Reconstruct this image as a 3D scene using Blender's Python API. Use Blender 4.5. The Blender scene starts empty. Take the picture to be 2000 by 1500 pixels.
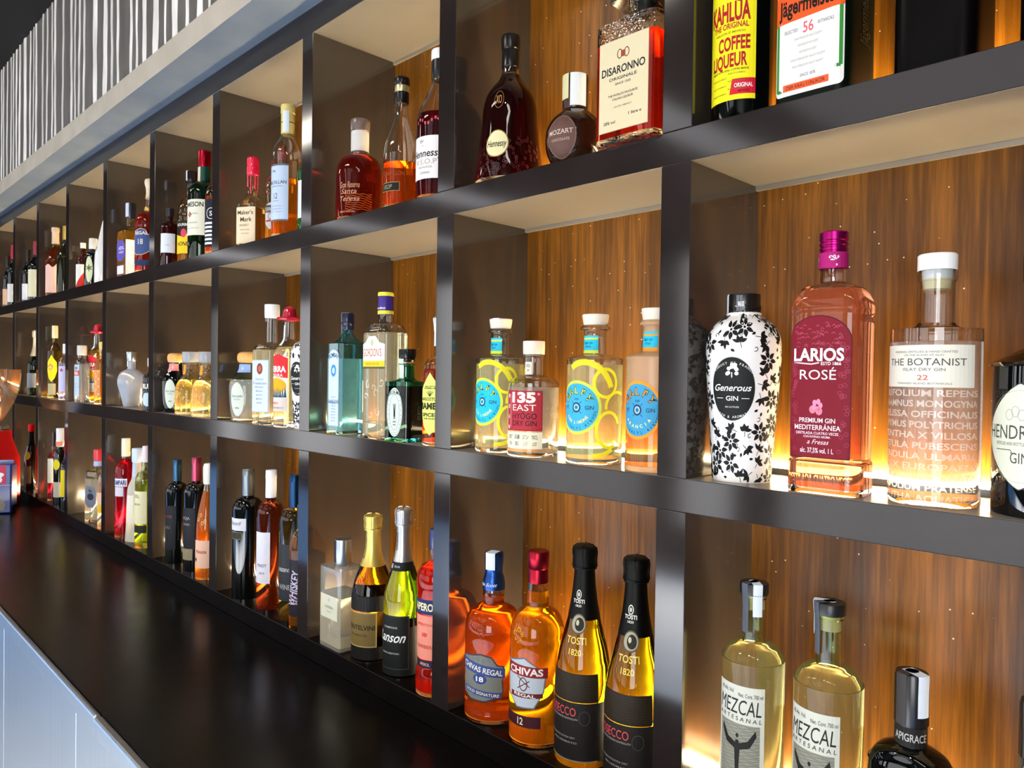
import bpy, bmesh, math, random
from mathutils import Vector, Matrix
PI = math.pi
scene = bpy.context.scene
col = scene.collection

# ---------------------------------------------------------------- camera, world, big lights, exposure
cam_d = bpy.data.cameras.new('camera'); cam = bpy.data.objects.new('camera', cam_d); col.objects.link(cam)
YAW, PITCH, ROLL = .78646, -.01258, .01345
fw = Vector((-math.sin(YAW), math.cos(YAW), 0)); rt = Vector((math.cos(YAW), math.sin(YAW), 0)); up = Vector((0, 0, 1))
f2 = fw * math.cos(PITCH) + up * math.sin(PITCH); u2 = -fw * math.sin(PITCH) + up * math.cos(PITCH)
r3 = rt * math.cos(ROLL) + u2 * math.sin(ROLL); u3 = -rt * math.sin(ROLL) + u2 * math.cos(ROLL)
cam.matrix_world = Matrix(((r3.x, u3.x, -f2.x, .46536), (r3.y, u3.y, -f2.y, -.75647), (r3.z, u3.z, -f2.z, .12016), (0, 0, 0, 1)))
cam_d.sensor_fit = 'HORIZONTAL'; cam_d.sensor_width = 36; cam_d.lens = 36 * 1434.73 / 2000
cam_d.clip_start = .02; cam_d.clip_end = 60
scene.camera = cam
scene.view_settings.view_transform = 'Standard'; scene.view_settings.look = 'None'
scene.view_settings.gamma = 1; scene.view_settings.use_curve_mapping = False
scene.view_settings.exposure = 0.55
wd = bpy.data.worlds.new('world'); scene.world = wd; wd.use_nodes = True
wd.node_tree.nodes['Background'].inputs[0].default_value = (.55, .58, .65, 1)
wd.node_tree.nodes['Background'].inputs[1].default_value = .05
scene.cycles.max_bounces = 14; scene.cycles.transmission_bounces = 14; scene.cycles.glossy_bounces = 4
scene.cycles.diffuse_bounces = 3; scene.cycles.sample_clamp_indirect = 3.0; scene.cycles.blur_glossy = .6
scene.cycles.caustics_reflective = False

def area(name, loc, rot, sx, sy, power, color):
    l = bpy.data.lights.new(name, 'AREA'); l.shape = 'RECTANGLE'; l.size = sx; l.size_y = sy
    l.energy = power; l.color = color
    o = bpy.data.objects.new(name, l); col.objects.link(o); o.location = loc; o.rotation_euler = rot
    return o
# daylight coming in through the window openings of the far room wall (wall_front, y = -5.2)
WINS = [(2.55, 2.4, 68), (-1.2, 2.1, 15), (-2.95, .5, 26), (-4.4, 1.6, 12), (-6.38, .85, 26), (-9.6, 2.0, 20), (-12.6, 1.0, 20)]  # first entry, right of the camera: unseen window added to light the labels
for wx, ww, pw in WINS:
    area('window_and_fill_light', (wx, -5.12, -.04), (PI / 2, 0, 0), ww, 2.5, pw * ww, (.95, .97, 1))
# dim linear ceiling lights further back in the room
for lx, lw, pw in ((-1.58, .26, 5), (-.5, 1.1, 8), (-3.55, .3, 6), (-5.0, .3, 6), (-7.4, .5, 8)):
    area('ceiling_light_panel', (lx, -3.0, 1.38), (0, 0, 0), lw, 2.4, pw, (.95, .95, 1))
# ceiling panels over the bar aisle
for lx in (-2.9, -1.1, .7):
    area('ceiling_panel_light', (lx, -1.15, 1.36), (1.05, 0, 0), .6, .12, 3.2, (1, .93, .82))
area('added_floor_fill', (-.9, -1.5, -.64), (0, 0, 0), 2.6, .08, 75, (1, .99, .95))  # added lamp, whitens the floor that the steel front mirrors
for lx in (-4.6, -3.4, -2.2, -1.0, .2, 1.4):  # unseen ceiling spots added to brighten the floor and steel front
    l = bpy.data.lights.new('added_downlight', 'SPOT'); l.energy = 26; l.color = (.95, .96, 1); l.spot_size = 2.3; l.spot_blend = .8; l.shadow_soft_size = .035
    o = bpy.data.objects.new('added_downlight', l); col.objects.link(o); o.location = (lx, -1.15, 1.37)

# ---------------------------------------------------------------- materials
def lin(c):
    if isinstance(c, str):
        c = c.lstrip('#'); c = c if len(c) == 6 else ''.join(q * 2 for q in c); v = [int(c[i:i + 2], 16) / 255 for i in (0, 2, 4)]
        return tuple(x / 12.92 if x <= .04045 else ((x + .055) / 1.055) ** 2.4 for x in v)
    return tuple(c)
MC = {}
def pm(name, color, rough=.5, metal=0, trans=0, ior=1.45, coat=0, bump=None, spec=.5):
    key = (name, str(color), rough, metal, trans, ior, coat, bump, spec)
    if key in MC: return MC[key]
    m = bpy.data.materials.new(name); m.use_nodes = True
    b = m.node_tree.nodes['Principled BSDF']
    b.inputs['Base Color'].default_value = (*lin(color), 1); b.inputs['Roughness'].default_value = rough
    b.inputs['Metallic'].default_value = metal; b.inputs['Transmission Weight'].default_value = trans
    b.inputs['IOR'].default_value = ior; b.inputs['Coat Weight'].default_value = coat
    b.inputs['Specular IOR Level'].default_value = spec
    if bump:
        sc, st, di = bump
        nt = m.node_tree; n = nt.nodes.new('ShaderNodeTexNoise'); n.inputs['Scale'].default_value = sc
        tc = nt.nodes.new('ShaderNodeTexCoord'); nt.links.new(tc.outputs['Object'], n.inputs['Vector'])
        bp = nt.nodes.new('ShaderNodeBump'); bp.inputs['Strength'].default_value = st; bp.inputs['Distance'].default_value = di
        nt.links.new(n.outputs['Fac'], bp.inputs['Height']); nt.links.new(bp.outputs['Normal'], b.inputs['Normal'])
    MC[key] = m; return m
def paper(c): return pm('label_ink', c, .6, spec=.25)
def glossy(c): return pm('glossy_cap', c, .25)
def foil(c, r=.3): return pm('metal_foil', c, r, .9)
def glass(c='#ffffff', r=0.0): return pm('glass', c, r, 0, 1, 1.46)
def liq(c, ior=1.37, t=None): return pm('liquid', c, 0, 0, t if t else (.80 if min(lin(c)) > .18 else .90), ior)
DARK = pm('dark_bottle_glass', '#040505', .04, coat=.3)

def emis(name, color, s):
    m = bpy.data.materials.new(name); m.use_nodes = True
    b = m.node_tree.nodes['Principled BSDF']
    b.inputs['Base Color'].default_value = (.8, .8, .8, 1)
    b.inputs['Emission Color'].default_value = (*color, 1); b.inputs['Emission Strength'].default_value = s
    return m
def noise_mat(name, c1, c2, scale, rough=(.3, .4), stretch=(1, 1, 1), detail=4, metal=0, bump=0):
    m = bpy.data.materials.new(name); m.use_nodes = True; nt = m.node_tree
    b = nt.nodes['Principled BSDF']; b.inputs['Metallic'].default_value = metal
    tc = nt.nodes.new('ShaderNodeTexCoord'); mp = nt.nodes.new('ShaderNodeMapping'); mp.inputs['Scale'].default_value = stretch
    n = nt.nodes.new('ShaderNodeTexNoise'); n.inputs['Scale'].default_value = scale; n.inputs['Detail'].default_value = detail
    nt.links.new(tc.outputs['Object'], mp.inputs['Vector']); nt.links.new(mp.outputs['Vector'], n.inputs['Vector'])
    r = nt.nodes.new('ShaderNodeValToRGB'); r.color_ramp.elements[0].position = .35; r.color_ramp.elements[1].position = .68
    r.color_ramp.elements[0].color = (*lin(c1), 1); r.color_ramp.elements[1].color = (*lin(c2), 1)
    nt.links.new(n.outputs['Fac'], r.inputs['Fac']); nt.links.new(r.outputs['Color'], b.inputs['Base Color'])
    mr = nt.nodes.new('ShaderNodeMapRange'); mr.inputs['To Min'].default_value = rough[0]; mr.inputs['To Max'].default_value = rough[1]
    nt.links.new(n.outputs['Fac'], mr.inputs['Value']); nt.links.new(mr.outputs['Result'], b.inputs['Roughness'])
    if bump:
        bp = nt.nodes.new('ShaderNodeBump'); bp.inputs['Strength'].default_value = bump; bp.inputs['Distance'].default_value = .002
        nt.links.new(n.outputs['Fac'], bp.inputs['Height']); nt.links.new(bp.outputs['Normal'], b.inputs['Normal'])
    return m

def wood_mat():
    m = bpy.data.materials.new('walnut_veneer'); m.use_nodes = True; nt = m.node_tree
    b = nt.nodes['Principled BSDF']; L = nt.links.new
    tc = nt.nodes.new('ShaderNodeTexCoord')
    def ns(scale, stretch, detail=6, rough=.6):
        mp = nt.nodes.new('ShaderNodeMapping'); mp.inputs['Scale'].default_value = stretch; L(tc.outputs['Object'], mp.inputs['Vector'])
        n = nt.nodes.new('ShaderNodeTexNoise'); n.inputs['Scale'].default_value = scale; n.inputs['Detail'].default_value = detail
        n.inputs['Roughness'].default_value = rough; L(mp.outputs['Vector'], n.inputs['Vector']); return n
    a = ns(9, (1, 1, .13), 5, .55); f = ns(150, (1, 1, .035), 3, .7); g = ns(22, (1, 1, .07), 4, .6)
    mx = nt.nodes.new('ShaderNodeMath'); mx.operation = 'MULTIPLY_ADD'; mx.inputs[1].default_value = .42; L(f.outputs['Fac'], mx.inputs[0])
    m2 = nt.nodes.new('ShaderNodeMath'); m2.operation = 'MULTIPLY_ADD'; m2.inputs[1].default_value = .45; L(a.outputs['Fac'], m2.inputs[0])
    m3 = nt.nodes.new('ShaderNodeMath'); m3.operation = 'MULTIPLY'; m3.inputs[1].default_value = .3; L(g.outputs['Fac'], m3.inputs[0])
    L(m3.outputs[0], m2.inputs[2]); L(m2.outputs[0], mx.inputs[2])
    r = nt.nodes.new('ShaderNodeValToRGB'); e = r.color_ramp.elements
    e[0].position = .38; e[0].color = (*lin('#2a1504'), 1); e[1].position = .78; e[1].color = (*lin('#9a5f16'), 1)
    k = e.new(.57); k.color = (*lin('#5c3708'), 1)
    L(mx.outputs[0], r.inputs['Fac'])
    # pale dust specks and small scratches
    v = nt.nodes.new('ShaderNodeTexVoronoi'); v.inputs['Scale'].default_value = 62; L(tc.outputs['Object'], v.inputs['Vector'])
    lt = nt.nodes.new('ShaderNodeMath'); lt.operation = 'LESS_THAN'; lt.inputs[1].default_value = .055; L(v.outputs['Distance'], lt.inputs[0])
    mix = nt.nodes.new('ShaderNodeMix'); mix.data_type = 'RGBA'; L(lt.outputs[0], mix.inputs['Factor'])
    L(r.outputs['Color'], mix.inputs['A']); mix.inputs['B'].default_value = (.75, .62, .45, 1)
    L(mix.outputs['Result'], b.inputs['Base Color']); b.inputs['Roughness'].default_value = .32
    b.inputs['Specular IOR Level'].default_value = .25
    return m
WOOD = wood_mat()
LAM = noise_mat('dark_laminate', '#332c26', '#3b332c', 6, (.09, .14)); LAM.node_tree.nodes['Principled BSDF'].inputs['IOR'].default_value = 1.9
EDGE = noise_mat('dark_edge_band', '#1c1614', '#241c1a', 10, (.08, .12)); EDGE.node_tree.nodes['Principled BSDF'].inputs['IOR'].default_value = 1.5
BOARD = noise_mat('taupe_board', '#7d7467', '#877e71', 7, (.28, .4), bump=.15)
TOPM = noise_mat('black_worktop', '#080605', '#0e0a09', 14, (.2, .28))
TOPM.node_tree.nodes['Principled BSDF'].inputs['Specular IOR Level'].default_value = .13
STEEL = noise_mat('brushed_steel', '#c4c8cb', '#cdd1d4', 3, (.27, .31), (60, 1, .4), metal=1)
ALU = pm('aluminium_profile', '#8c8f8c', .35, .8)
LEDM = emis('led_diffuser_light', (1, .78, .42), 95); LEDB = emis('led_diffuser_light', (1, .80, .48), 150)

# ---------------------------------------------------------------- mesh helpers
def tag(o, label=None, cat=None, group=None, kind=None):
    if label: o['label'] = label
    if cat: o['category'] = cat
    if group: o['group'] = group
    if kind: o['kind'] = kind
    return o
def empty(name, loc, rz=0):
    o = bpy.data.objects.new(name, None); col.objects.link(o); o.location = loc; o.rotation_euler = (0, 0, rz)
    o.empty_display_size = .02; return o
def mesh_obj(name, bm, mats, parent=None, smooth=True, angle=38):
    me = bpy.data.meshes.new(name); bm.to_mesh(me); bm.free()
    for m in (mats if isinstance(mats, (list, tuple)) else [mats]): me.materials.append(m)
    if smooth:
        me.shade_smooth(); me.set_sharp_from_angle(angle=math.radians(angle))
    o = bpy.data.objects.new(name, me); col.objects.link(o)
    if parent: o.parent = parent
    return o
def add_box(bm, x0, x1, y0, y1, z0, z1, bev=0, mi=0):
    r = bmesh.ops.create_cube(bm, size=1); vs = r['verts']
    for v in vs: v.co = ((x0 + x1) / 2 + v.co.x * (x1 - x0), (y0 + y1) / 2 + v.co.y * (y1 - y0), (z0 + z1) / 2 + v.co.z * (z1 - z0))
    fs = list({f for v in vs for f in v.link_faces})
    for f in fs: f.material_index = mi
    if bev:
        es = list({e for v in vs for e in v.link_edges})
        bmesh.ops.bevel(bm, geom=es, offset=bev, segments=2, affect='EDGES', profile=.5)
def box(name, x0, x1, y0, y1, z0, z1, m, parent=None, bev=0):
    bm = bmesh.new(); add_box(bm, x0, x1, y0, y1, z0, z1, bev)
    return mesh_obj(name, bm, m, parent, smooth=False)

# ---------------------------------------------------------------- the shelving wall
ZB, ZA, ZT, ZC, ZK = 0.0, .41393, .80072, -.41861, -.45861
TS, TV = .04, .0407
XR = [None, 0, -.4283, -.8691, -1.3076, -1.7408, -2.1705, -2.6133, -3.0532, -3.4833, -3.92, -4.355]
XR0 = .4354                                     # right face of the divider just outside the frame
DEPTH = {0: .165, 1: .168, 2: .2, 3: .178, 4: .18, 5: .18, 6: .18, 7: .18, 8: .18, 9: .18}
BACK = .215
XL, XE = -4.40, .4354
sh_root = empty('shelving_unit', (-1.9, .1, ZK)); tag(sh_root, 'dark built-in back-bar shelving unit of square pigeonholes with walnut backs and hidden strip lights', 'shelving unit')
def loc_child(o, root):                         # geometry is written in world coordinates
    o.parent = root; o.matrix_parent_inverse = Matrix.Translation(root.location).inverted()
    return o
def shelf(z0, z1, mface, mtop=None, mfront=None):
    bm = bmesh.new(); add_box(bm, XL, XE, 0, BACK, z0, z1, .0008)
    bm.faces.ensure_lookup_table(); bm.normal_update()
    for f in bm.faces:
        if f.normal.y < -.5: f.material_index = 1
        elif f.normal.z > .5 and mtop: f.material_index = 2
    return loc_child(mesh_obj('shelf', bm, [mface, mfront or EDGE, mtop or mface], smooth=False), sh_root)
shelf(ZA - TS, ZA, BOARD); shelf(ZB - TS, ZB, BOARD)
shelf(ZK + .0004, ZC, TOPM, TOPM, TOPM)
bm = bmesh.new(); add_box(bm, XL, XE, 0, BACK, ZT, .8515, .0008); bm.normal_update()
for f in bm.faces:
    if f.normal.y < -.5: f.material_index = 1
loc_child(mesh_obj('top_board', bm, [BOARD, EDGE], smooth=False), sh_root)
divs = [XR0] + XR[1:]
for xr in divs:
    for z0, z1 in ((ZC, -TS), (ZB, ZA - TS), (ZA, ZT)):
        bm = bmesh.new(); add_box(bm, xr - TV, xr, -.0006, BACK, z0 + .0002, z1 - .0002, .0006); bm.normal_update()
        for f in bm.faces:
            if f.normal.y < -.5: f.material_index = 1
        loc_child(mesh_obj('divider', bm, [LAM, EDGE], smooth=False), sh_root)
for c in range(10):
    x0, x1 = XR[c + 1], divs[c] - TV; d = DEPTH[c]
    for z0, z1 in ((ZC, -TS), (ZB, ZA - TS), (ZA, ZT)):
        loc_child(box('back_panel', x0, x1, d, d + .012, z0, z1, WOOD), sh_root)
        s = loc_child(box('ceiling_batten', x0, x1, d - .006, d, z1 - .006, z1 - .0003, BOARD), sh_root)
        # light strip: aluminium channel on the shelf, open upwards and backwards, diffuser on top
        bm = bmesh.new()
        add_box(bm, x0 + .012, x1 - .003, d - .034, d - .0315, z0, z0 + .0075)
        add_box(bm, x0 + .012, x1 - .003, d - .0315, d - .016, z0, z0 + .002)
        ch = loc_child(mesh_obj('light_strip', bm, ALU, smooth=False), sh_root)
        bm = bmesh.new(); add_box(bm, x0 + .013, x1 - .004, d - .0313, d - .017, z0 + .0022, z0 + .0125, .0025)
        df = mesh_obj('diffuser', bm, LEDB if z0 < ZB else LEDM, smooth=False); df.parent = ch
        tag(df, 'glowing warm white diffuser')

# ---------------------------------------------------------------- counter under the shelves
ct = empty('counter', (-1.9, -.18, -1.36)); tag(ct, 'long black worktop counter with brushed steel front running under the shelving', 'counter')
CY = -.372
bm = bmesh.new(); add_box(bm, XL, XE + .3, CY, BACK, ZK - .03, ZK, .0012)
loc_child(mesh_obj('worktop', bm, TOPM, smooth=False), ct)
bm = bmesh.new(); add_box(bm, XL, -.884, CY - .012, CY - .0002, ZK - .034, ZK - .0010, .0045)
loc_child(mesh_obj('edge_trim', bm, STEEL, smooth=False), ct)
bm = bmesh.new(); add_box(bm, -.882, XE + .3, CY - .0155, CY - .0002, ZK - .034, ZK - .0002, .0045)
loc_child(mesh_obj('edge_trim', bm, STEEL, smooth=False), ct)
xs = [-4.4, -3.3, -2.72, -1.62, -1.02, -.46, .1, .7]
for a, b in zip(xs[:-1], xs[1:]):
    bm = bmesh.new(); add_box(bm, a + .0012, b - .0012, CY - .004, CY + .02, -1.26, ZK - .0345, .0012)
    loc_child(mesh_obj('front_panel', bm, STEEL, smooth=False), ct)
bm = bmesh.new(); add_box(bm, XL, XE + .3, CY + .025, BACK, -1.36, ZK - .0305)
loc_child(mesh_obj('carcass', bm, pm('dark_carcass', '#101010', .6), smooth=False), ct)

# ---------------------------------------------------------------- room shell
def struct(name, x0, x1, y0, y1, z0, z1, m):
    return tag(box(name, x0, x1, y0, y1, z0, z1, m), kind='structure')
FLOORM = noise_mat('floor_tiles', '#a3a6aa', '#bcbfc2', 3, (.25, .5))
struct('floor', -14, 4, -5.4, BACK + .1, -1.42, -1.36, FLOORM)
struct('ceiling', -14, 4, -5.4, BACK + .1, 1.39, 1.45, noise_mat('black_ceiling', '#0c0a09', '#191512', 2, (.6, .8)))
BULK = -.097
CREAM = noise_mat('cream_plaster', '#aba192', '#b8ae9f', 12, (.55, .7), bump=.2)
SOFF = noise_mat('blue_lit_soffit_plaster', '#727f8f', '#7d8a9a', 10, (.5, .6), bump=.2)  # blue light falling on the underside is put into this plaster colour
bm = bmesh.new(); add_box(bm, -4.6, XE + .3, BULK, BACK + .1, .8518, .909, .001); bm.normal_update()
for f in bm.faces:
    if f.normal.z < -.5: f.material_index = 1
tag(mesh_obj('trim_1', bm, [CREAM, SOFF], smooth=False), kind='structure')
# ribbed plaster wall above: irregular vertical ridges, white against grey strips
random.seed(7)
def ribbed():
    bm = bmesh.new(); x = -4.6; z0, z1 = .909, 1.39
    prof = []
    while x < .75:
        w = random.choice((.03, .04, .05, .06, .09, .045)) ; kind = random.random()
        dp = random.uniform(.0015, .004); wr = random.uniform(.007, .016) if random.random() < .75 else random.uniform(.024, .04)
        if kind < .1: wr = .006
        prof.append((x, 0, 0)); prof.append((x + w, 0, 0 if True else 1))
        xa = x + w
        prof += [(xa, 0, 1), (xa + wr * .18, -dp, 1), (xa + wr * .8, -dp, 1), (xa + wr, 0, 1)]
        x = xa + wr
    nz = 12
    rows = []
    for i in range(nz + 1):
        z = z0 + (z1 - z0) * i / nz; row = []
        for k, (px, py, m) in enumerate(prof):
            wob = .0035 * math.sin(z * 9 + px * 31) + .002 * math.sin(z * 41 + px * 77)
            row.append(bm.verts.new((px + wob, BULK + .012 + py, z)))
        rows.append(row)
    for i in range(nz):
        for k in range(len(prof) - 1):
            f = bm.faces.new((rows[i][k], rows[i][k + 1], rows[i + 1][k + 1], rows[i + 1][k]))
            f.material_index = 1 if (prof[k][2] and prof[k + 1][2]) else 0
    add_box(bm, -4.6, .75, BULK + .014, BULK + .05, z0, z1)
    return bm
def stripe_mat(name, c1, c2):
    return noise_mat(name, c1, c2, 26, (.6, .75), (1, 1, .25), 6, bump=.6)
tag(mesh_obj('wall_back', ribbed(), [stripe_mat('grey_ribbed_plaster', '#4a4643', '#5c5753'), stripe_mat('white_ridge', '#d8d4cc', '#fbf8f2')], smooth=False), kind='structure')
WALLM = noise_mat('dark_wall_paint', '#2a2623', '#322d2a', 5, (.5, .7))
struct('wall_left', -14.1, -14, -5.4, BACK + .1, -1.36, 1.39, WALLM)
struct('wall_right', 4, 4.1, -5.4, BACK + .1, -1.36, 1.39, WALLM)
struct('wall_shelf_side', -14, 4, BACK + .001, BACK + .1, -1.36, .85, WALLM)
bm = bmesh.new(); segs = sorted((wx - ww / 2, wx + ww / 2) for wx, ww, pw in WINS); px = -14
for a, b in segs + [(4, 4)]:
    add_box(bm, px, a, -5.3, -5.2, -1.36, 1.39); px = b
for a, b in segs:
    add_box(bm, a, b, -5.3, -5.2, -1.36, -1.31); add_box(bm, a, b, -5.3, -5.2, 1.23, 1.39)
tag(mesh_obj('wall_front', bm, WALLM, smooth=False), kind='structure')
for i, (a, b) in enumerate(segs):  # the rightmost frame and pane belong to the added label-lighting window
    bm = bmesh.new()
    for x0, x1 in ((a, a + .03), (b - .03, b)): add_box(bm, x0, x1, -5.2, -5.165, -1.31, 1.23)
    for z0, z1 in ((-1.31, -1.28), (1.2, 1.23)): add_box(bm, a, b, -5.2, -5.165, z0, z1)
    wf = tag(mesh_obj('window_%d' % (i + 1), bm, pm('window_frame', '#3a3a3a', .5), smooth=False), kind='structure')
    box('pane', a + .03, b - .03, -5.192, -5.186, -1.28, 1.2, pm('window_pane', '#ffffff', 0, 0, 1, 1.45), wf)
# the bar across the aisle with its blue-lit bottle cooler
fb = empty('front_bar', (-2.5, -1.9, -1.36)); tag(fb, 'dark front bar counter across the aisle from the shelving', 'bar counter')
loc_child(box('worktop', -6, 2.5, -2.2, -1.62, -.60, -.56, pm('matt_bar_top', '#0d0b0a', .7)), fb)
loc_child(box('carcass', -6, 2.5, -2.1, -1.72, -1.36, -.6005, pm('dark_carcass', '#151413', .5)), fb)
ck = empty('bottle_cooler', (-4.0, -1.68, -1.36)); tag(ck, 'low bottle cooler with blue-lit glass doors set in the front bar', 'cooler')
loc_child(box('cabinet', -5.9, 1.6, -1.719, -1.68, -1.34, -.61, ALU), ck)
BLUE = emis('cooler_blue_light', (.16, .46, 1), 1.3)
for k in range(8):
    loc_child(box('lit_door', -5.85 + k * .93, -4.97 + k * .93, -1.679, -1.67, -1.28, -.65, BLUE), ck)
POS = {   # row, x, y, half width, half depth, height (metres, in the room)
 'generous': ('B', 0.0445, 0.0478, 0.0430, 0.0430, 0.2168),
 'larios': ('B', 0.1515, 0.0375, 0.0385, 0.0295, 0.2760),
 'botanist': ('B', 0.2468, 0.0522, 0.0402, 0.0402, 0.2439),
 'hendricks': ('B', 0.3390, 0.0570, 0.0440, 0.0440, 0.2380),
 'malfy1': ('B', -0.3725, 0.0530, 0.0385, 0.0385, 0.2075),
 'east': ('B', -0.2945, 0.0475, 0.0385, 0.0385, 0.1700),
 'malfy2': ('B', -0.1805, 0.0515, 0.0395, 0.0395, 0.2054),
 'malfy3': ('B', -0.0774, 0.0434, 0.0354, 0.0354, 0.2078),
 'bombay': ('B', -0.7928, 0.0394, 0.0298, 0.0314, 0.2371),
 'gordon': ('B', -0.6640, 0.0380, 0.0415, 0.0290, 0.2690),
 'teal': ('B', -0.5915, 0.0345, 0.0310, 0.0290, 0.1628),
 'bamboo': ('B', -0.5000, 0.0357, 0.0297, 0.0297, 0.2135),
 'julio': ('B', -1.2550, 0.0560, 0.0470, 0.0470, 0.1667),
 'cream': ('B', -1.1220, 0.0460, 0.0360, 0.0340, 0.2730),
 'sierra': ('B', -1.0260, 0.0385, 0.0325, 0.0325, 0.2640),
 'gen2': ('B', -0.9510, 0.0450, 0.0400, 0.0400, 0.2130),
 'dj2': ('B', -1.6995, 0.0473, 0.0385, 0.0385, 0.1687),
 'tx1': ('B', -1.5916, 0.0467, 0.0407, 0.0407, 0.1702),
 'tx2': ('B', -1.4768, 0.0465, 0.0425, 0.0425, 0.1688),
 'skull': ('B', -2.0683, 0.0447, 0.0387, 0.0387, 0.1760),
 'tri6': ('B', -2.0120, 0.0850, 0.0281, 0.0281, 0.1570),
 'bw6': ('B', -1.8399, 0.0272, 0.0232, 0.0232, 0.1468),
 'pol7': ('B', -2.5300, 0.0230, 0.0380, 0.0190, 0.2040),
 'sier7': ('B', -2.5270, 0.0730, 0.0300, 0.0300, 0.2860),
 'amb7': ('B', -2.3102, 0.0270, 0.0230, 0.0230, 0.2134),
 'yel8': ('B', -3.0035, 0.0468, 0.0268, 0.0268, 0.2948),
 'pur8': ('B', -2.7730, 0.0297, 0.0237, 0.0237, 0.2158),
 'champ9': ('B', -3.3451, 0.0525, 0.0325, 0.0325, 0.2896),
 'kahlua': ('A', 0.0365, 0.0475, 0.0345, 0.0345, 0.3085),
 'jager': ('A', 0.1325, 0.0523, 0.0395, 0.0443, 0.2685),
 'blackA': ('A', 0.2458, 0.0640, 0.0369, 0.0440, 0.2358),
 'blackB': ('A', 0.3520, 0.0560, 0.0370, 0.0440, 0.3000),
 'xo': ('A', -0.3655, 0.0600, 0.0540, 0.0540, 0.2388),
 'mozart': ('A', -0.2260, 0.0542, 0.0422, 0.0422, 0.1345),
 'disar': ('A', -0.0905, 0.0330, 0.0470, 0.0250, 0.2126),
 'rum': ('A', -0.7800, 0.0540, 0.0455, 0.0455, 0.2023),
 'martell': ('A', -0.6240, 0.0400, 0.0320, 0.0320, 0.2389),
 'vsop': ('A', -0.5245, 0.0483, 0.0403, 0.0403, 0.2604),
 'macallan': ('A', -1.0447, 0.0396, 0.0336, 0.0336, 0.2936),
 'chivasA': ('A', -1.1500, 0.0750, 0.0320, 0.0320, 0.2330),
 'maker': ('A', -1.2190, 0.0430, 0.0310, 0.0280, 0.2140),
 'green4': ('A', -0.9415, 0.0423, 0.0303, 0.0303, 0.1819),
 'jameson': ('A', -1.5115, 0.0463, 0.0403, 0.0403, 0.2890),
 'honey': ('A', -1.6600, 0.0740, 0.0390, 0.0390, 0.2690),
 'dark5': ('A', -1.7065, 0.0290, 0.0251, 0.0251, 0.1640),
 'jb5': ('A', -1.3967, 0.0342, 0.0302, 0.0302, 0.2200),
 'purple': ('A', -2.1000, 0.0500, 0.0340, 0.0320, 0.2420),
 'royal': ('A', -1.9200, 0.0446, 0.0386, 0.0386, 0.2893),
 'red7': ('A', -2.5628, 0.0327, 0.0227, 0.0227, 0.1676),
 'oval7': ('A', -2.4447, 0.0345, 0.0285, 0.0285, 0.1686),
 'white7': ('A', -2.3762, 0.0498, 0.0298, 0.0298, 0.2287),
 'gold8': ('A', -2.9990, 0.0457, 0.0357, 0.0357, 0.2833),
 'green8': ('A', -2.8014, 0.0364, 0.0324, 0.0324, 0.2598),
 'w9a': ('A', -3.4560, 0.0434, 0.0234, 0.0234, 0.2416),
 'w9b': ('A', -3.2762, 0.0379, 0.0319, 0.0319, 0.2562),
 'w10a': ('A', -3.8610, 0.0408, 0.0208, 0.0208, 0.2577),
 'w10b': ('A', -3.6810, 0.0281, 0.0221, 0.0221, 0.2857),
 'mezcal1': ('C', 0.0647, 0.0453, 0.0353, 0.0353, 0.3018),
 'mezcal2': ('C', 0.1513, 0.0454, 0.0354, 0.0354, 0.2990),
 'black1': ('C', 0.2350, 0.0400, 0.0375, 0.0280, 0.2494),
 'black2': ('C', 0.3390, 0.0440, 0.0375, 0.0280, 0.2520),
 'ch18': ('C', -0.3765, 0.0488, 0.0448, 0.0448, 0.2567),
 'ch12': ('C', -0.2771, 0.0452, 0.0412, 0.0412, 0.2775),
 'tosti1': ('C', -0.1937, 0.0518, 0.0398, 0.0398, 0.3009),
 'tosti2': ('C', -0.1038, 0.0496, 0.0396, 0.0396, 0.3011),
 'canera': ('C', -0.7940, 0.0341, 0.0394, 0.0301, 0.2070),
 'montel': ('C', -0.7102, 0.0475, 0.0395, 0.0395, 0.2701),
 'lanson': ('C', -0.6078, 0.0428, 0.0348, 0.0348, 0.2975),
 'aperol': ('C', -0.5060, 0.0395, 0.0355, 0.0355, 0.2736),
 'wine1': ('C', -1.2268, 0.0419, 0.0359, 0.0359, 0.3052),
 'rose': ('C', -1.1129, 0.0427, 0.0307, 0.0307, 0.3130),
 'wine3': ('C', -1.0059, 0.0454, 0.0334, 0.0334, 0.3135),
 'small4': ('C', -0.9470, 0.0286, 0.0246, 0.0246, 0.2581),
 'w5a': ('C', -1.6601, 0.0375, 0.0295, 0.0295, 0.2882),
 'w5b': ('C', -1.5468, 0.0460, 0.0320, 0.0320, 0.3035),
 'orange5': ('C', -1.4461, 0.0375, 0.0315, 0.0315, 0.2970),
 'camp': ('C', -2.0988, 0.0396, 0.0316, 0.0316, 0.3145),
 'frost6': ('C', -2.0114, 0.0452, 0.0332, 0.0332, 0.2897),
 'lime6': ('C', -1.9048, 0.0361, 0.0301, 0.0301, 0.3067),
 'vod7': ('C', -2.4250, 0.0500, 0.0340, 0.0320, 0.2520),
 'vod7b': ('C', -2.2676, 0.0307, 0.0267, 0.0267, 0.2456),
 'w8a': ('C', -2.9890, 0.0405, 0.0205, 0.0205, 0.2763),
 'w8b': ('C', -2.8658, 0.0346, 0.0226, 0.0226, 0.3009),
 'w8c': ('C', -2.7362, 0.0279, 0.0219, 0.0219, 0.3032),
 'w9c': ('C', -3.3649, 0.0407, 0.0287, 0.0287, 0.2906),
}
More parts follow.
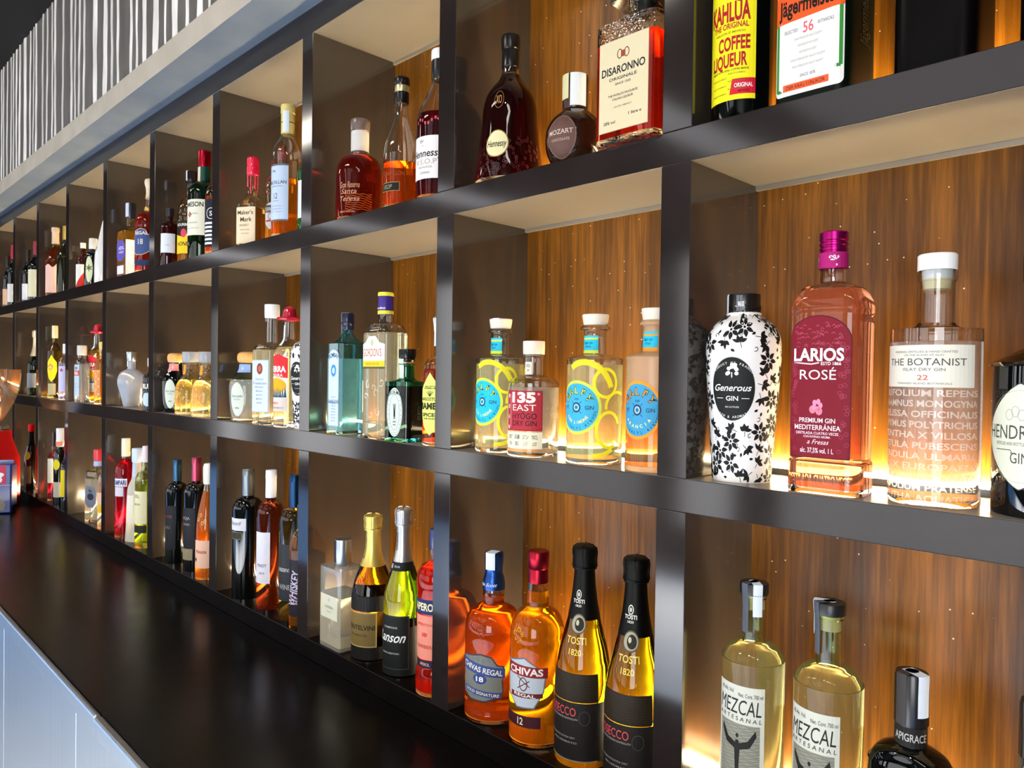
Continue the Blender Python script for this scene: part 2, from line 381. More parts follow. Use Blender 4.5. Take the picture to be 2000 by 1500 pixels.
YAW = {   # how far each bottle is turned from facing straight out (degrees)
 'dark5': 55, 'honey': 33, 'jameson': 20, 'jb5': 35, 'purple': 6, 'royal': 35, 'red7': 45, 'oval7': 47,
 'gold8': 50, 'green8': 40, 'w9a': 55, 'w9b': 55, 'w10a': 55, 'w10b': 55, 'cream': 12, 'maker': 28,
 'macallan': 16, 'chivasA': 33, 'green4': 40, 'rum': 45, 'martell': 28, 'vsop': 12, 'teal': 6, 'bamboo': 15,
 'montel': 14, 'lanson': 14, 'aperol': 12, 'wine1': 12, 'rose': 15, 'wine3': 10, 'small4': 30, 'w5a': 15,
 'w5b': 15, 'orange5': 30, 'camp': 28, 'frost6': 25, 'lime6': 25, 'vod7': 26, 'vod7b': 30, 'w8a': 40,
 'w8b': 40, 'w8c': 40, 'w9c': 45, 'sier7': 20, 'pol7': 0, 'yel8': 50, 'pur8': 40, 'julio': 26,
 'dj2': 44, 'skull': 15, 'gen2': 20, 'champ9': 40, 'bw6': 40, 'tri6': 40, 'amb7': 30, 'sierra': 8,
 'ch18': 0, 'ch12': 0,
}

# ================================================================ bottle construction
NS = 256
def contour(a, b, n):
    """closed superellipse contour resampled to NS points of equal arc length, starting at the front (0,-b), going to +x"""
    M = 720; pts = []
    for i in range(M):
        t = -PI / 2 + 2 * PI * i / M; c, s = math.cos(t), math.sin(t)
        pts.append((a * math.copysign(abs(c) ** (2 / n), c), b * math.copysign(abs(s) ** (2 / n), s)))
    L = [0]
    for i in range(M):
        p, q = pts[i], pts[(i + 1) % M]; L.append(L[-1] + math.hypot(q[0] - p[0], q[1] - p[1]))
    T = L[-1]; out = []; j = 0
    for k in range(NS):
        d = T * k / NS
        while L[j + 1] < d: j += 1
        f = (d - L[j]) / max(1e-12, L[j + 1] - L[j]); p, q = pts[j], pts[(j + 1) % M]
        out.append((p[0] + (q[0] - p[0]) * f, p[1] + (q[1] - p[1]) * f))
    return out, T
CC = {}
def cont(ra, rb, n):
    k = (round(ra / max(rb, 1e-9), 4), round(n, 2))
    if k not in CC: CC[k] = contour(k[0], 1, n)
    pts, T = CC[k]; return pts, rb, T * rb

class Surf:
    """a lofted skin: rings = [(z, ra, rb, n)]"""
    def __init__(s, rings):
        s.r = rings; s.c = [cont(a, b, n) for z, a, b, n in rings]
        s.L = max(c[2] for c in s.c)
    def ringpt(s, i, fr):
        pts, sc, T = s.c[i]; x = (fr % 1) * NS; k = int(x); f = x - k
        p, q = pts[k % NS], pts[(k + 1) % NS]
        return (p[0] + (q[0] - p[0]) * f) * sc, (p[1] + (q[1] - p[1]) * f) * sc
    def at(s, fr, z, off=0):
        r = s.r; i = 0
        while i < len(r) - 2 and r[i + 1][0] < z: i += 1
        z0, z1 = r[i][0], r[i + 1][0]; f = 0 if z1 - z0 < 1e-9 else min(1, max(0, (z - z0) / (z1 - z0)))
        def xy(fr):
            a, b = s.ringpt(i, fr), s.ringpt(i + 1, fr)
            return a[0] + (b[0] - a[0]) * f, a[1] + (b[1] - a[1]) * f
        x, y = xy(fr)
        if off:
            xa, ya = xy(fr - .004); xb, yb = xy(fr + .004)
            tx, ty = xb - xa, yb - ya; l = math.hypot(tx, ty) or 1
            nx, ny = ty / l, -tx / l
            a, b = s.ringpt(i, fr), s.ringpt(i + 1, fr)
            dr = math.hypot(*b) - math.hypot(*a); dz = max(1e-6, z1 - z0); m = math.hypot(dr, dz)
            k = dz / m; zo = -dr / m
            return Vector((x + nx * off * k, y + ny * off * k, z + zo * off))
        return Vector((x, y, z))

def smooth(pts, sub=3):
    """Catmull-Rom through (z, r[, rb, n]); a doubled point makes a corner"""
    out = []
    P = [tuple(p) for p in pts]
    for i in range(len(P) - 1):
        p0 = P[max(i - 1, 0)]; p1 = P[i]; p2 = P[i + 1]; p3 = P[min(i + 2, len(P) - 1)]
        if p1 == p2: continue
        if p0 == p1 or p3 == p2: pass
        for k in range(sub):
            t = k / sub
            v = []
            for a, b, c, d in zip(p0, p1, p2, p3):
                ta = (c - a) / 2 if a != b else (c - b) * .5; tb = (d - b) / 2 if c != d else (c - b) * .5
                x = (2 * t ** 3 - 3 * t ** 2 + 1) * b + (t ** 3 - 2 * t ** 2 + t) * ta + (-2 * t ** 3 + 3 * t ** 2) * c + (t ** 3 - t ** 2) * tb
                v.append(x)
            out.append(tuple(v))
    out.append(P[-1])
    z = -1e9; res = []
    for p in out:
        zz = max(p[0], z + 1e-5); z = zz; res.append((zz,) + p[1:])
    return res

def loft(bm, rings, cap0=True, cap1=True, seg=48, mi=0, flip=False):
    step = NS // seg if NS % seg == 0 else None
    prev = None; first = None
    for z, a, b, n in rings:
        pts, sc, T = cont(a, b, n)
        row = [bm.verts.new((pts[int(k * NS / seg)][0] * sc, pts[int(k * NS / seg)][1] * sc, z)) for k in range(seg)]
        if prev:
            for k in range(seg):
                v = (prev[k], prev[(k + 1) % seg], row[(k + 1) % seg], row[k])
                f = bm.faces.new(v[::-1] if flip else v); f.material_index = mi
        else: first = row
        prev = row
    if cap0: f = bm.faces.new(first if flip else first[::-1]); f.material_index = mi
    if cap1: f = bm.faces.new(prev[::-1] if flip else prev); f.material_index = mi
    return first, prev

def to4(pts, A, B, n, H, base_n=None):
    """(z/H, r) -> (z, ra, rb, n): r is in units of the body half width; the section turns round as r falls towards the neck"""
    out = []
    for p in pts:
        z, r = p[0] * H, p[1]
        if len(p) > 2: out.append((z, p[1] * A, p[2] * A, p[3])); continue
        rr = r * A
        if abs(A - B) < 1e-6 and n <= 2.01: out.append((z, rr, rr, 2)); continue
        m = min(1, max(0, (r - .5) / .38)); m = m * m * (3 - 2 * m)      # 1 body, 0 neck
        rb = rr * ((B / A) * m + (1 - m)); rb = min(rb, max(B * 1.0, rr if r < .5 else B))
        out.append((z, rr, rb, n * m + 2 * (1 - m)))
    return out

def shoulder(z0, z1, rn, kind='round', k=7):
    out = []
    for i in range(k + 1):
        t = i / k
        if kind == 'round': f = max(0, 1 - t ** 2.5) ** .56
        elif kind == 'square': f = max(0, 1 - t ** 4) ** .25; f = min(1, f)
        elif kind == 'slope': f = .5 + .5 * math.cos(PI * t)
        elif kind == 'champ': f = (1 - t) ** 1.35 * (1 + .9 * t)
        else: f = 1 - t
        out.append((z0 + (z1 - z0) * t, rn + (1 - rn) * f))
    return out

# ---- flat artwork on labels: every piece is drawn in label coordinates (metres, origin at the label's centre)
TXC = {}
def glyphs(s, bold=0, shear=0):
    k = (s, bold, shear)
    if k not in TXC:
        cu = bpy.data.curves.new('t', 'FONT'); cu.body = s; cu.align_x = 'CENTER'; cu.size = 1; cu.resolution_u = 3
        cu.offset = bold; cu.shear = shear
        o = bpy.data.objects.new('t', cu); me = o.to_mesh()
        vs = [(v.co.x, v.co.y) for v in me.vertices]; fs = [tuple(p.vertices) for p in me.polygons]
        o.to_mesh_clear(); bpy.data.objects.remove(o); bpy.data.curves.remove(cu)
        if vs:
            x0 = min(v[0] for v in vs); x1 = max(v[0] for v in vs)
            vs = [(x - (x0 + x1) / 2, y) for x, y in vs]; w = x1 - x0
        else: w = 0
        TXC[k] = (vs, fs, w)
    return TXC[k]
class Art:
    def __init__(s, W, H): s.W, s.H = W, H; s.bm = bmesh.new(); s.mats = []; s.layer = 0
    def mi(s, c):
        m = c if isinstance(c, bpy.types.Material) else paper(c)
        if m not in s.mats: s.mats.append(m)
        return s.mats.index(m)
    def poly(s, pts, c, layer=None):
        l = s.layer if layer is None else layer
        vs = [s.bm.verts.new((x, y, l)) for x, y in pts]
        try:
            f = s.bm.faces.new(vs); f.material_index = s.mi(c)
        except ValueError: pass
    def raw(s, vs, fs, c, layer):
        m = s.mi(c); V = [s.bm.verts.new((x, y, layer)) for x, y in vs]
        for f in fs:
            try: g = s.bm.faces.new([V[i] for i in f]); g.material_index = m
            except ValueError: pass
    def text(s, t, x, z, h, w, c, bold=.012, shear=0, rot=0):
        vs, fs, w0 = glyphs(t, bold, shear)
        if not w0: return
        k = h / .70; kx = (w / w0) if w else k
        ca, sa = math.cos(rot), math.sin(rot); out = []
        for a, b in vs:
            a *= kx; b = (b - .35) * k
            out.append((x + a * ca - b * sa, z + a * sa + b * ca))
        s.raw(out, fs, c, 2)
    def arctext(s, t, cx, cz, R, a0, a1, h, c, inward=False, bold=.012):
        n = len(t)
        for i, ch in enumerate(t):
            if ch == ' ': continue
            a = math.radians(a0 + (a1 - a0) * (i / max(1, n - 1)))
            x, z = cx + R * math.sin(a), cz + R * math.cos(a)
            s.text(ch, x, z, h, None, c, bold, 0, -a + (PI if inward else 0))
    def ell(s, cx, cz, a, b, c, layer=None, n=36):
        s.poly([(cx + a * math.cos(2 * PI * k / n), cz + b * math.sin(2 * PI * k / n)) for k in range(n)], c, layer)
    def ring(s, cx, cz, a, b, t, c, layer=1, n=36):
        for k in range(n):
            p, q = 2 * PI * k / n, 2 * PI * (k + 1) / n
            s.poly([(cx + a * math.cos(p), cz + b * math.sin(p)), (cx + a * math.cos(q), cz + b * math.sin(q)),
                    (cx + (a - t) * math.cos(q), cz + (b - t) * math.sin(q)), (cx + (a - t) * math.cos(p), cz + (b - t) * math.sin(p))], c, layer)
    def rect(s, x0, x1, z0, z1, c, layer=None): s.poly([(x0, z0), (x1, z0), (x1, z1), (x0, z1)], c, layer)
    def line(s, pts, t, c, layer=1):
        for (a, b), (d, e) in zip(pts[:-1], pts[1:]):
            l = math.hypot(d - a, e - b) or 1; nx, nz = -(e - b) / l * t / 2, (d - a) / l * t / 2
            s.poly([(a + nx, b + nz), (d + nx, e + nz), (d - nx, e - nz), (a - nx, b - nz)], c, layer)

def shape_pts(kind, w, h):
    a, b = w / 2, h / 2
    if kind == 'rect': return [(-a, -b), (a, -b), (a, b), (-a, b)]
    if kind == 'round':
        r = min(a, b) * .18; out = []
        for cx, cz, t0 in ((a - r, -b + r, -90), (a - r, b - r, 0), (-a + r, b - r, 90), (-a + r, -b + r, 180)):
            for k in range(5): t = math.radians(t0 + 22.5 * k); out.append((cx + r * math.cos(t), cz + r * math.sin(t)))
        return out
    if kind == 'ell': return [(a * math.cos(2 * PI * k / 44), b * math.sin(2 * PI * k / 44)) for k in range(44)]
    if kind == 'arch':
        rz = min(a * .8, b * .5)
        return [(-a, -b), (a, -b)] + [(a * math.cos(math.radians(t)), b - rz + rz * math.sin(math.radians(t))) for t in range(0, 181, 12)]
    if kind == 'diamond':
        out = []
        for k in range(48):
            t = 2 * PI * k / 48; c, s_ = math.cos(t), math.sin(t)
            out.append((a * math.copysign(abs(c) ** 1.55, c), b * math.copysign(abs(s_) ** 1.55, s_)))
        return out
    if kind == 'shield': return [(-a, b * .75), (-a * .9, -b * .55), (-a * .35, -b), (a * .45, -b * .95), (a * .85, -b * .3), (a * .95, b * .45), (a * .55, b * .7), (0, b), (-a * .6, b * .85)]
    if kind == 'crest':
        return [(-a, -b * .75), (-a * .5, -b), (a * .2, -b), (a * .6, -b * .85), (a * .95, -b * .6), (a * .9, -b * .1), (a, b * .1), (a * .95, b * .5), (a * .7, b * .55), (a * .45, b * .9), (0, b), (-a * .5, b * .88), (-a, b * .8)]
    if kind == 'hex': return [(-a, -b * .6), (-a * .5, -b), (a * .5, -b), (a, -b * .6), (a, b * .6), (a * .5, b), (-a * .5, b), (-a, b * .6)]
    if kind == 'leafy': return [(0, -b), (a * .6, -b * .7), (a, -b * .2), (a * .95, b * .45), (a * .45, b * .7), (0, b), (-a * .45, b * .7), (-a * .95, b * .45), (-a, -b * .2), (-a * .6, -b * .7)]
    if kind == 'wavy':
        out = [(-a, -b), (a, -b)]
        for k in range(13): t = 1 - 2 * k / 12; out.append((a * t, b - b * .14 * (1 + math.cos(t * PI)) * .5 - b * .1 * math.sin(t * 5)))
        return out
    if kind == 'bell': return [(-a, -b), (a, -b), (a, b * .5), (a * .62, b * .62), (a * .3, b), (-a * .3, b), (-a * .62, b * .62), (-a, b * .5)]
    if kind == 'ragged':
        rnd = random.Random(3); out = []
        for k in range(40):
            t = 2 * PI * k / 40; m = 1 if k % 2 else rnd.uniform(.72, .9); out.append((a * math.cos(t) * m, b * math.sin(t) * m))
        return out
    if kind == 'tri': return [(-a, -b), (a, -b), (a, b)]
    return [(-a, -b), (a, -b), (a, b), (-a, b)]

def lay(art, surf, fr0, z0, base_off=.00025):
    """wrap a flat drawing onto a surface"""
    bm = art.bm
    bmesh.ops.triangulate(bm, faces=[f for f in bm.faces if len(f.verts) > 4])
    W, H = art.W, art.H
    L = surf.L
    nx = max(1, int(W / .004)); nx = min(nx, 40)
    for k in range(1, nx):
        x = -W / 2 + W * k / nx
        bmesh.ops.bisect_plane(bm, geom=bm.verts[:] + bm.edges[:] + bm.faces[:], plane_co=(x, 0, 0), plane_no=(1, 0, 0), dist=1e-7)
    for z, a, b, n in surf.r:
        y = z - z0
        if abs(y) < H / 2: bmesh.ops.bisect_plane(bm, geom=bm.verts[:] + bm.edges[:] + bm.faces[:], plane_co=(0, y, 0), plane_no=(0, 1, 0), dist=1e-7)
    for v in bm.verts:
        v.co = surf.at(fr0 + v.co.x / L, max(.0012, z0 + v.co.y), base_off + .00012 * v.co.z)
    return bm

def art_label(d, W, H):
    """d: sh, c, border, t=[(text,x,z,h,w,color,{opts})], f=callable(art) - coordinates are fractions of the label"""
    A = Art(W, H)
    if d.get('c') is not None:
        pts = shape_pts(d.get('sh', 'rect'), W, H)
        if d.get('border'):
            A.poly(pts, d['border'], 0); k = d.get('bw', .94)
            kx, kz = 1 - (1 - k) * min(1, H / W), 1 - (1 - k) * min(1, W / H)
            A.poly([(x * kx, z * kz) for x, z in pts], d['c'], .5)
        else: A.poly(pts, d['c'], 0)
    if d.get('f'): d['f'](A, W, H)
    for t in d.get('t', ()):
        o = t[6] if len(t) > 6 else {}
        A.text(t[0], (t[1]) * W, (t[2] - .5) * H, t[3] * H, t[4] * W if t[4] else None, t[5], o.get('b', .012), o.get('s', 0), math.radians(o.get('r', 0)))
    return A

def ribbon(bm, path, w, phi, mi=0):
    """a strip of paper folded over the cap: path [(r, z)] going up, across and down"""
    d = Vector((math.sin(phi), -math.cos(phi), 0)); s = Vector((math.cos(phi), math.sin(phi), 0)); prev = None
    for r, z in path:
        row = []
        for k in range(-3, 4):
            o = w / 2 * k / 3; rr = abs(r); q = math.sqrt(max(0, rr * rr - o * o)) if rr > w / 2 else rr
            row.append(bm.verts.new(d * (q if r >= 0 else -q) + s * o + Vector((0, 0, z))))
        if prev:
            for k in range(6):
                f = bm.faces.new((prev[k], prev[k + 1], row[k + 1], row[k])); f.material_index = mi
        prev = row

WALL = .0024
def bottle(key, name, label, prof, glassm, liquid=None, fill=.8, parts=(), labels=(), n=2, rz=0, cat='bottle', group=None,
           solid=False, seg=48, lip=None, pos=None, deco=None, body_name='glass_body', strip=None, bodylabel=None):
    """prof: [(z/H, r/R)] outer skin, up to the mouth; parts: other lathed pieces; labels: paper or printed pieces"""
    row, x, y, A, B, H = POS[key] if pos is None else pos
    rz = YAW.get(key, rz)
    root = empty(name, (x, y, {'A': ZA, 'B': ZB, 'C': ZC, 'K': ZK}[row] + .0002), math.radians(rz))
    tag(root, label, cat, group or {'A': 'bottles standing in the top row', 'B': 'bottles standing in the middle row', 'C': 'bottles standing in the bottom row'}[row])
    rings = to4(smooth(prof), A, B, n, H); body = Surf(rings); surfs = {'body': body}
    if solid or liquid is None:
        bm = bmesh.new(); loft(bm, rings, seg=seg); mats = [glassm]
        if deco: deco(bm, body, mats, A, H)
        bo = mesh_obj(body_name, bm, mats, root)
    else:
        zf = fill * H; zb = .007
        def cut(z):
            for a, b in zip(rings[:-1], rings[1:]):
                if a[0] <= z <= b[0]:
                    t = (z - a[0]) / (b[0] - a[0] + 1e-12); return tuple(p + (q - p) * t for p, q in zip(a, b))
            return rings[-1]
        up_ = [cut(zf + .0002)] + [r for r in rings if r[0] > zf + .0004]
        bm = bmesh.new()
        # hollow glass above the liquid
        f, l = loft(bm, up_, False, False, seg)
        inn = [(z, max(a - WALL, .002), max(b - WALL, .002), nn) for z, a, b, nn in up_]
        f2_, l2_ = loft(bm, inn, False, False, seg, flip=True)
        for k in range(seg):
            j = (k + 1) % seg
            bm.faces.new((l[k], l[j], l2_[j], l2_[k])); bm.faces.new((f[j], f[k], f2_[k], f2_[j]))
        # thick glass base
        lo = [r for r in rings if r[0] < zb - .0004] + [cut(zb - .0003)]
        bo = mesh_obj(body_name, bm, glassm, root)
        bm = bmesh.new(); loft(bm, lo, seg=seg); mesh_obj('glass_base', bm, glassm, root)
        bm = bmesh.new(); md = [cut(zb)] + [r for r in rings if zb + .0003 < r[0] < zf - .0003] + [cut(zf)]
        loft(bm, md, seg=seg); mesh_obj('liquid', bm, liquid, root)
    if bodylabel: bo['label'] = bodylabel
    for p in parts:
        pn, pp, m = p[:3]; o = p[3] if len(p) > 3 else {}
        q = smooth(pp, o.get('sub', 2)) if o.get('smooth', True) else list(pp)
        if o.get('sq'): rr = [(z * H, r * A, r * A * o.get('rb', B / A), o['sq']) for z, r in q]
        else: rr = [(z * H, r * A, r * A, 2) for z, r in q]
        bm = bmesh.new(); loft(bm, rr, seg=o.get('seg', 36))
        if o.get('ribs'):
            for v in bm.verts:
                a = math.atan2(v.co.y, v.co.x); k = 1 - .025 * (.5 + .5 * math.cos(a * o['ribs'])); v.co.x *= k; v.co.y *= k
        if o.get('crumple'):
            rd = random.Random(len(bm.verts))
            for v in bm.verts:
                k = 1 + rd.uniform(-.03, .03) * o['crumple']; v.co.x *= k; v.co.y *= k
        ob = mesh_obj(pn, bm, m, root)
        if o.get('tilt'): ob.rotation_euler = o['tilt']
        if o.get('label'): ob['label'] = o['label']
        surfs[pn] = Surf(rr)
    for d in labels:
        sf = surfs[d.get('on', 'body')]
        z0, z1 = d['z'][0] * H, d['z'][1] * H; W = d['w'] * A
        A_ = art_label(d, W, z1 - z0)
        zc = (z0 + z1) / 2
        bmm = lay(A_, sf, d.get('c0', 0), zc, d.get('off', .0003))
        o = mesh_obj(d.get('n', 'front_label'), bmm, A_.mats, root, smooth=False)
        if d.get('label'): o['label'] = d['label']
    if strip:
        for st in (strip if isinstance(strip, list) else [strip]):
            phi, zl, w, c = st[:4]; rt_, zt_ = st[4], st[5]; rn_ = st[6] if len(st) > 6 else rt_; zb2 = st[7] if len(st) > 7 else None
            e = .0007
            path = [(rn_ * A + e, zl * H), (rn_ * A + e, (zl * .45 + zt_ * .55) * H if rn_ != rt_ else (zl + zt_) / 2 * H), (rt_ * A + e, zt_ * H - .002), (rt_ * A + e * .5, zt_ * H + e)]
            path += [(rt_ * A * .4, zt_ * H + e * 1.3), (-rt_ * A * .4, zt_ * H + e * 1.3)]
            if zb2: path += [(-rt_ * A - e * .5, zt_ * H + e), (-rt_ * A - e, zt_ * H - .003), (-rn_ * A - e, zb2 * H)]
            bm = bmesh.new(); ribbon(bm, path, w * A, math.radians(phi)); so = mesh_obj('seal_strip', bm, paper(c), root, smooth=False)
            so.modifiers.new('thickness', 'SOLIDIFY').thickness = .0002
    return root

# printed floral ornament drawn into the bottle's own skin
def floral(colr='#0a0a0a', seed=1, dens=1.0, zlo=.02, zhi=.93, keep=None):
    def f(bm, surf, mats, A, H):
        rd = random.Random(seed); art = Art(surf.L, H); art.mats = []
        def leaf(x, z, a, l, w):
            pts = []
            for k in range(7): t = k / 6; pts.append((t * l, w * math.sin(PI * t ** .8)))
            for k in range(5, 0, -1): t = k / 6; pts.append((t * l, -w * .75 * math.sin(PI * t ** .8)))
            ca, sa = math.cos(a), math.sin(a)
            art.poly([(x + p * ca - q * sa, z + p * sa + q * ca) for p, q in pts], colr, 0)
        def curl(x, z, a, r, t):
            pts = [(x + r * (1 - k / 12) * math.cos(a + k * .5), z + r * (1 - k / 12) * math.sin(a + k * .5)) for k in range(11)]
            art.line(pts, t, colr, 0)
        placed = []; W2 = surf.L / 2
        def ok(x, z, r):
            if keep and not keep(x / surf.L, z / H): return False
            for a, b, c in placed:
                if (a - x) ** 2 + (b - z) ** 2 < (.86 * (c + r)) ** 2: return False
            placed.append((x, z, r)); return True
        for big in range(3):
            r = (.0098, .0062, .0032)[big]; cnt = int((90, 420, 900)[big] * dens)
            for _ in range(cnt):
                x, z = rd.uniform(-W2, W2), rd.uniform(zlo, zhi) * H
                if not ok(x, z, r): continue
                a0 = rd.uniform(0, 6.28)
                if big == 0:
                    for k in range(rd.choice((6, 8))):
                        a = a0 + k * PI * 2 / 7; leaf(x + .0025 * math.cos(a), z + .0025 * math.sin(a), a, .0098, .0030)
                    art.ell(x, z, .0016, .0016, colr, 0, 10)
                    for k in range(2): curl(x + .008 * math.cos(a0 + k * 3), z + .008 * math.sin(a0 + k * 3), a0 + k, .004, .0007)
                elif big == 1:
                    for k in range(4): leaf(x, z, a0 + (k - 1.5) * .8, rd.uniform(.007, .0105), rd.uniform(.002, .0032))
                    art.line([(x, z), (x - .007 * math.cos(a0 + .2), z - .007 * math.sin(a0 + .2))], .0008, colr, 0)
                else:
                    if rd.random() < .6: leaf(x, z, a0, .0056, .0018)
                    else: curl(x, z, a0, .0034, .0009)
        me_bm = lay(art, surf, 0, 0, .00012)
        tmp = bpy.data.meshes.new('tmp'); me_bm.to_mesh(tmp); me_bm.free()
        base = len(mats)
        for m in art.mats: mats.append(m)
        nf = len(bm.faces); bm.from_mesh(tmp); bpy.data.meshes.remove(tmp); bm.faces.ensure_lookup_table()
        for fc in bm.faces[nf:]: fc.material_index += base
    return f

# ================================================================ the bottles
W_, K_, R_ = '#f4f3ec', '#0c0c0c', '#b3122a'
CLEAR = glass('#fbfdfc'); CREAMY = '#efe6c4'
WATER = liq('#fdfdf6', 1.34, .85)
# ---- middle row, first pigeonhole
oval = [(0, .74), (.015, .78), (.3, .87), (.55, .97), (.70, 1), (.78, .95), (.84, .78), (.88, .52), (.888, .46), (.9, .44)]
def gen_art(A, W, H):
    A.arctext('PRODUCT OF FRANCE', 0, -.02 * H, .41 * H, -48, 48, .035 * H, '#d8d8d0')
    A.text('Generous', 0, .02 * H, .10 * H, .80 * W, W_, .01, .35); A.text('GIN', 0, -.14 * H, .07 * H, .26 * W, W_)
    A.line([(-.36 * W, -.14 * H), (-.2 * W, -.14 * H)], .0006, W_); A.line([(.36 * W, -.14 * H), (.2 * W, -.14 * H)], .0006, W_)
    A.text('BIO ALTITUDE', 0, -.27 * H, .025 * H, .3 * W, '#c8c8c0')
    A.arctext('FRESH & AROMATIC', 0, .08 * H, .50 * H, 215, 145, .035 * H, '#d8d8d0', inward=True)
    A.line([(0, .17 * H), (0, .25 * H)], .0012, W_)
    for k in range(9): A.ell(.012 * math.cos(k * .8) * .45, .29 * H + .012 * math.sin(k * 1.3) * .45, .0024, .0022, W_, 1, 9)
    A.ring(0, 0, W * .475, H * .48, .0004, '#bdbdb4')
def generous(key, label, rz=11):
    return bottle(key, 'gin_bottle', label, oval, pm('white_glazed_bottle', '#eeeae4', .12, coat=.5), parts=[
        ('neck_ring', [(.89, .46), (.9, .47), (.905, .44)], pm('white_glazed_bottle', '#eeeae4', .12, coat=.5)),
        ('cap', [(.895, .40), (.896, .42), (.995, .43), (1, .41)], glossy('#15120f'))],
        labels=[dict(z=(.32, .67), w=1.32, sh='ell', c='#11110f', border='#e9e7e0', bw=.95, f=gen_art),
                dict(n='cap_label', on='cap', z=(.90, .995), w=.16, c='#5e6064', t=[('Generous', 0, .5, .5, .85, W_, {'r': 90})])],
        deco=floral(seed=4, keep=lambda fx, zf: not (abs(fx) < .115 and .29 < zf < .70)), rz=rz, group=None,
        strip=(-62, .80, .2, '#dfe8ee', .43, 1.0, .43))
generous('generous', 'gin bottle with black floral print on white and black oval label, beside the pink gin')
def lar_art(A, W, H):
    g = '#d9788c'
    for k in range(70):
        rd = random.Random(k); x = rd.choice((-1, 1)) * rd.uniform(.33, .46) * W; z = rd.uniform(-.46, .30) * H
        A.ring(x, z, .0022, .0022, .0005, '#96384c', 1, 8)
    for k in range(60):
        rd = random.Random(k + 99); x, z = rd.uniform(-.36, .36) * W, rd.uniform(.26, .44) * H
        A.line([(x - .002, z), (x, z + .0018), (x + .002, z)], .0005, '#a8475c')
    A.text('LARIOS', -.0, .225 * H, .085 * H, .78 * W, W_, .03); A.line([(-.38 * W, .17 * H), (-.1 * W, .158 * H), (.02 * W, .168 * H)], .0012, W_)
    A.text('ESTD 1866', .2 * W, .162 * H, .022 * H, .3 * W, W_); A.text('ROSÉ', .0, .085 * H, .068 * H, .56 * W, W_, .0)
    for x, z in ((-.07, -.16), (.03, -.17)): A.ell(x * W, z * H, .0036, .0042, g, 1)
    for k in range(5): A.ell(.012 * math.cos(k * 1.2) * .3, -.13 * H + .004 * math.sin(k * 1.2), .0022, .0030, '#e58aa8', 1)
    A.text('PREMIUM GIN', 0, -.235 * H, .032 * H, .56 * W, '#f0d9dd'); A.text('MEDITERRÁNEA', 0, -.285 * H, .034 * H, .72 * W, '#f0d9dd')
    A.text('DESTILADA CUATRO VECES', 0, -.325 * H, .018 * H, .66 * W, '#f0d9dd'); A.text('CON INTENSO AROMA', 0, -.350 * H, .014 * H, .42 * W, '#f0d9dd')
    A.text('a Fresas', .02 * W, -.385 * H, .032 * H, .34 * W, '#f0d9dd', .0, .4); A.text('alc. 37,5% vol. 1 L', 0, -.445 * H, .034 * H, .52 * W, '#f0d9dd')
bottle('larios', 'gin_bottle', 'large bottle of pink gin with crimson label and magenta screw cap',
       [(0, .96), (.008, 1.0), (.10, 1.0), (.118, .99), (.125, .96), (.135, .96), (.3, .97), (.66, .98)] + shoulder(.68, .805, .36, 'round')[1:] + [(.81, .345), (.86, .335), (.90, .335)],
       glass('#fff4ee'), liq('#ff9c6a', 1.345), .775, n=4.2,
       parts=[('cap', [(.855, .345), (.857, .37), (.918, .37), (.920, .345), (.925, .345), (.927, .372), (.936, .372), (.939, .352), (.944, .352), (.947, .372), (.955, .372), (.958, .352), (.963, .352), (.966, .372), (.995, .37), (1, .34)], foil('#b0186e', .25), {'smooth': False})],
       labels=[dict(z=(.135, .675), w=1.80, sh='arch', c='#6f0a1e', border='#4f0614', bw=.97, f=lar_art, c0=-.012),
               dict(n='cap_band', on='cap', z=(.858, .918), w=1.5, c='#9d1560', t=[('❦', -.3, .5, .5, None, '#e9c9dc'), ('❦', .1, .5, .6, None, '#e9c9dc')]),
               dict(n='embossed_band', z=(.03, .085), w=1.8, c=None, t=[('DESTILADA CUATRO VECES', 0, .5, .55, .96, glass('#ffe3d0', .08))])])
def bot_art(A, W, H):
    d = '#4d4c48'
    A.text('ORIGINAL DISTILLED & HAND CRAFTED', 0, .34 * H, .05 * H, .62 * W, '#8d8b84'); A.text('ON THE ISLAND OF ISLAY', 0, .26 * H, .045 * H, .38 * W, '#8d8b84')
    A.text('THE BOTANIST', 0, .10 * H, .17 * H, .80 * W, d, .0); A.text('ISLAY DRY GIN', 0, -.08 * H, .07 * H, .4 * W, '#7b7972')
    A.text('22', 0, -.27 * H, .12 * H, .1 * W, '#b86a5c', .01); A.text('FORAGED ISLAND BOTANICALS', 0, -.41 * H, .045 * H, .52 * W, '#8d8b84')
ROWS = ['TRIFOLIUM REPENS', 'THAMNUS MONOGYNA', 'MELISSA OFFICINALIS', 'THYMUS POLYTRICHUS', 'MENTHA X VILLOSA', 'BETULA PUBESCENS', 'PENDULA ULMARIA', 'ULEX EUROPAEUS', 'MYRRHIS ODORATA', 'TRIFOLIUM PRATENSE', 'MENTHA AQUATICA']
EMB = pm('raised_letters', '#fff8e8', .12, 0, .6, 1.45)  # whitish tint of the raised glass stands in for its glints
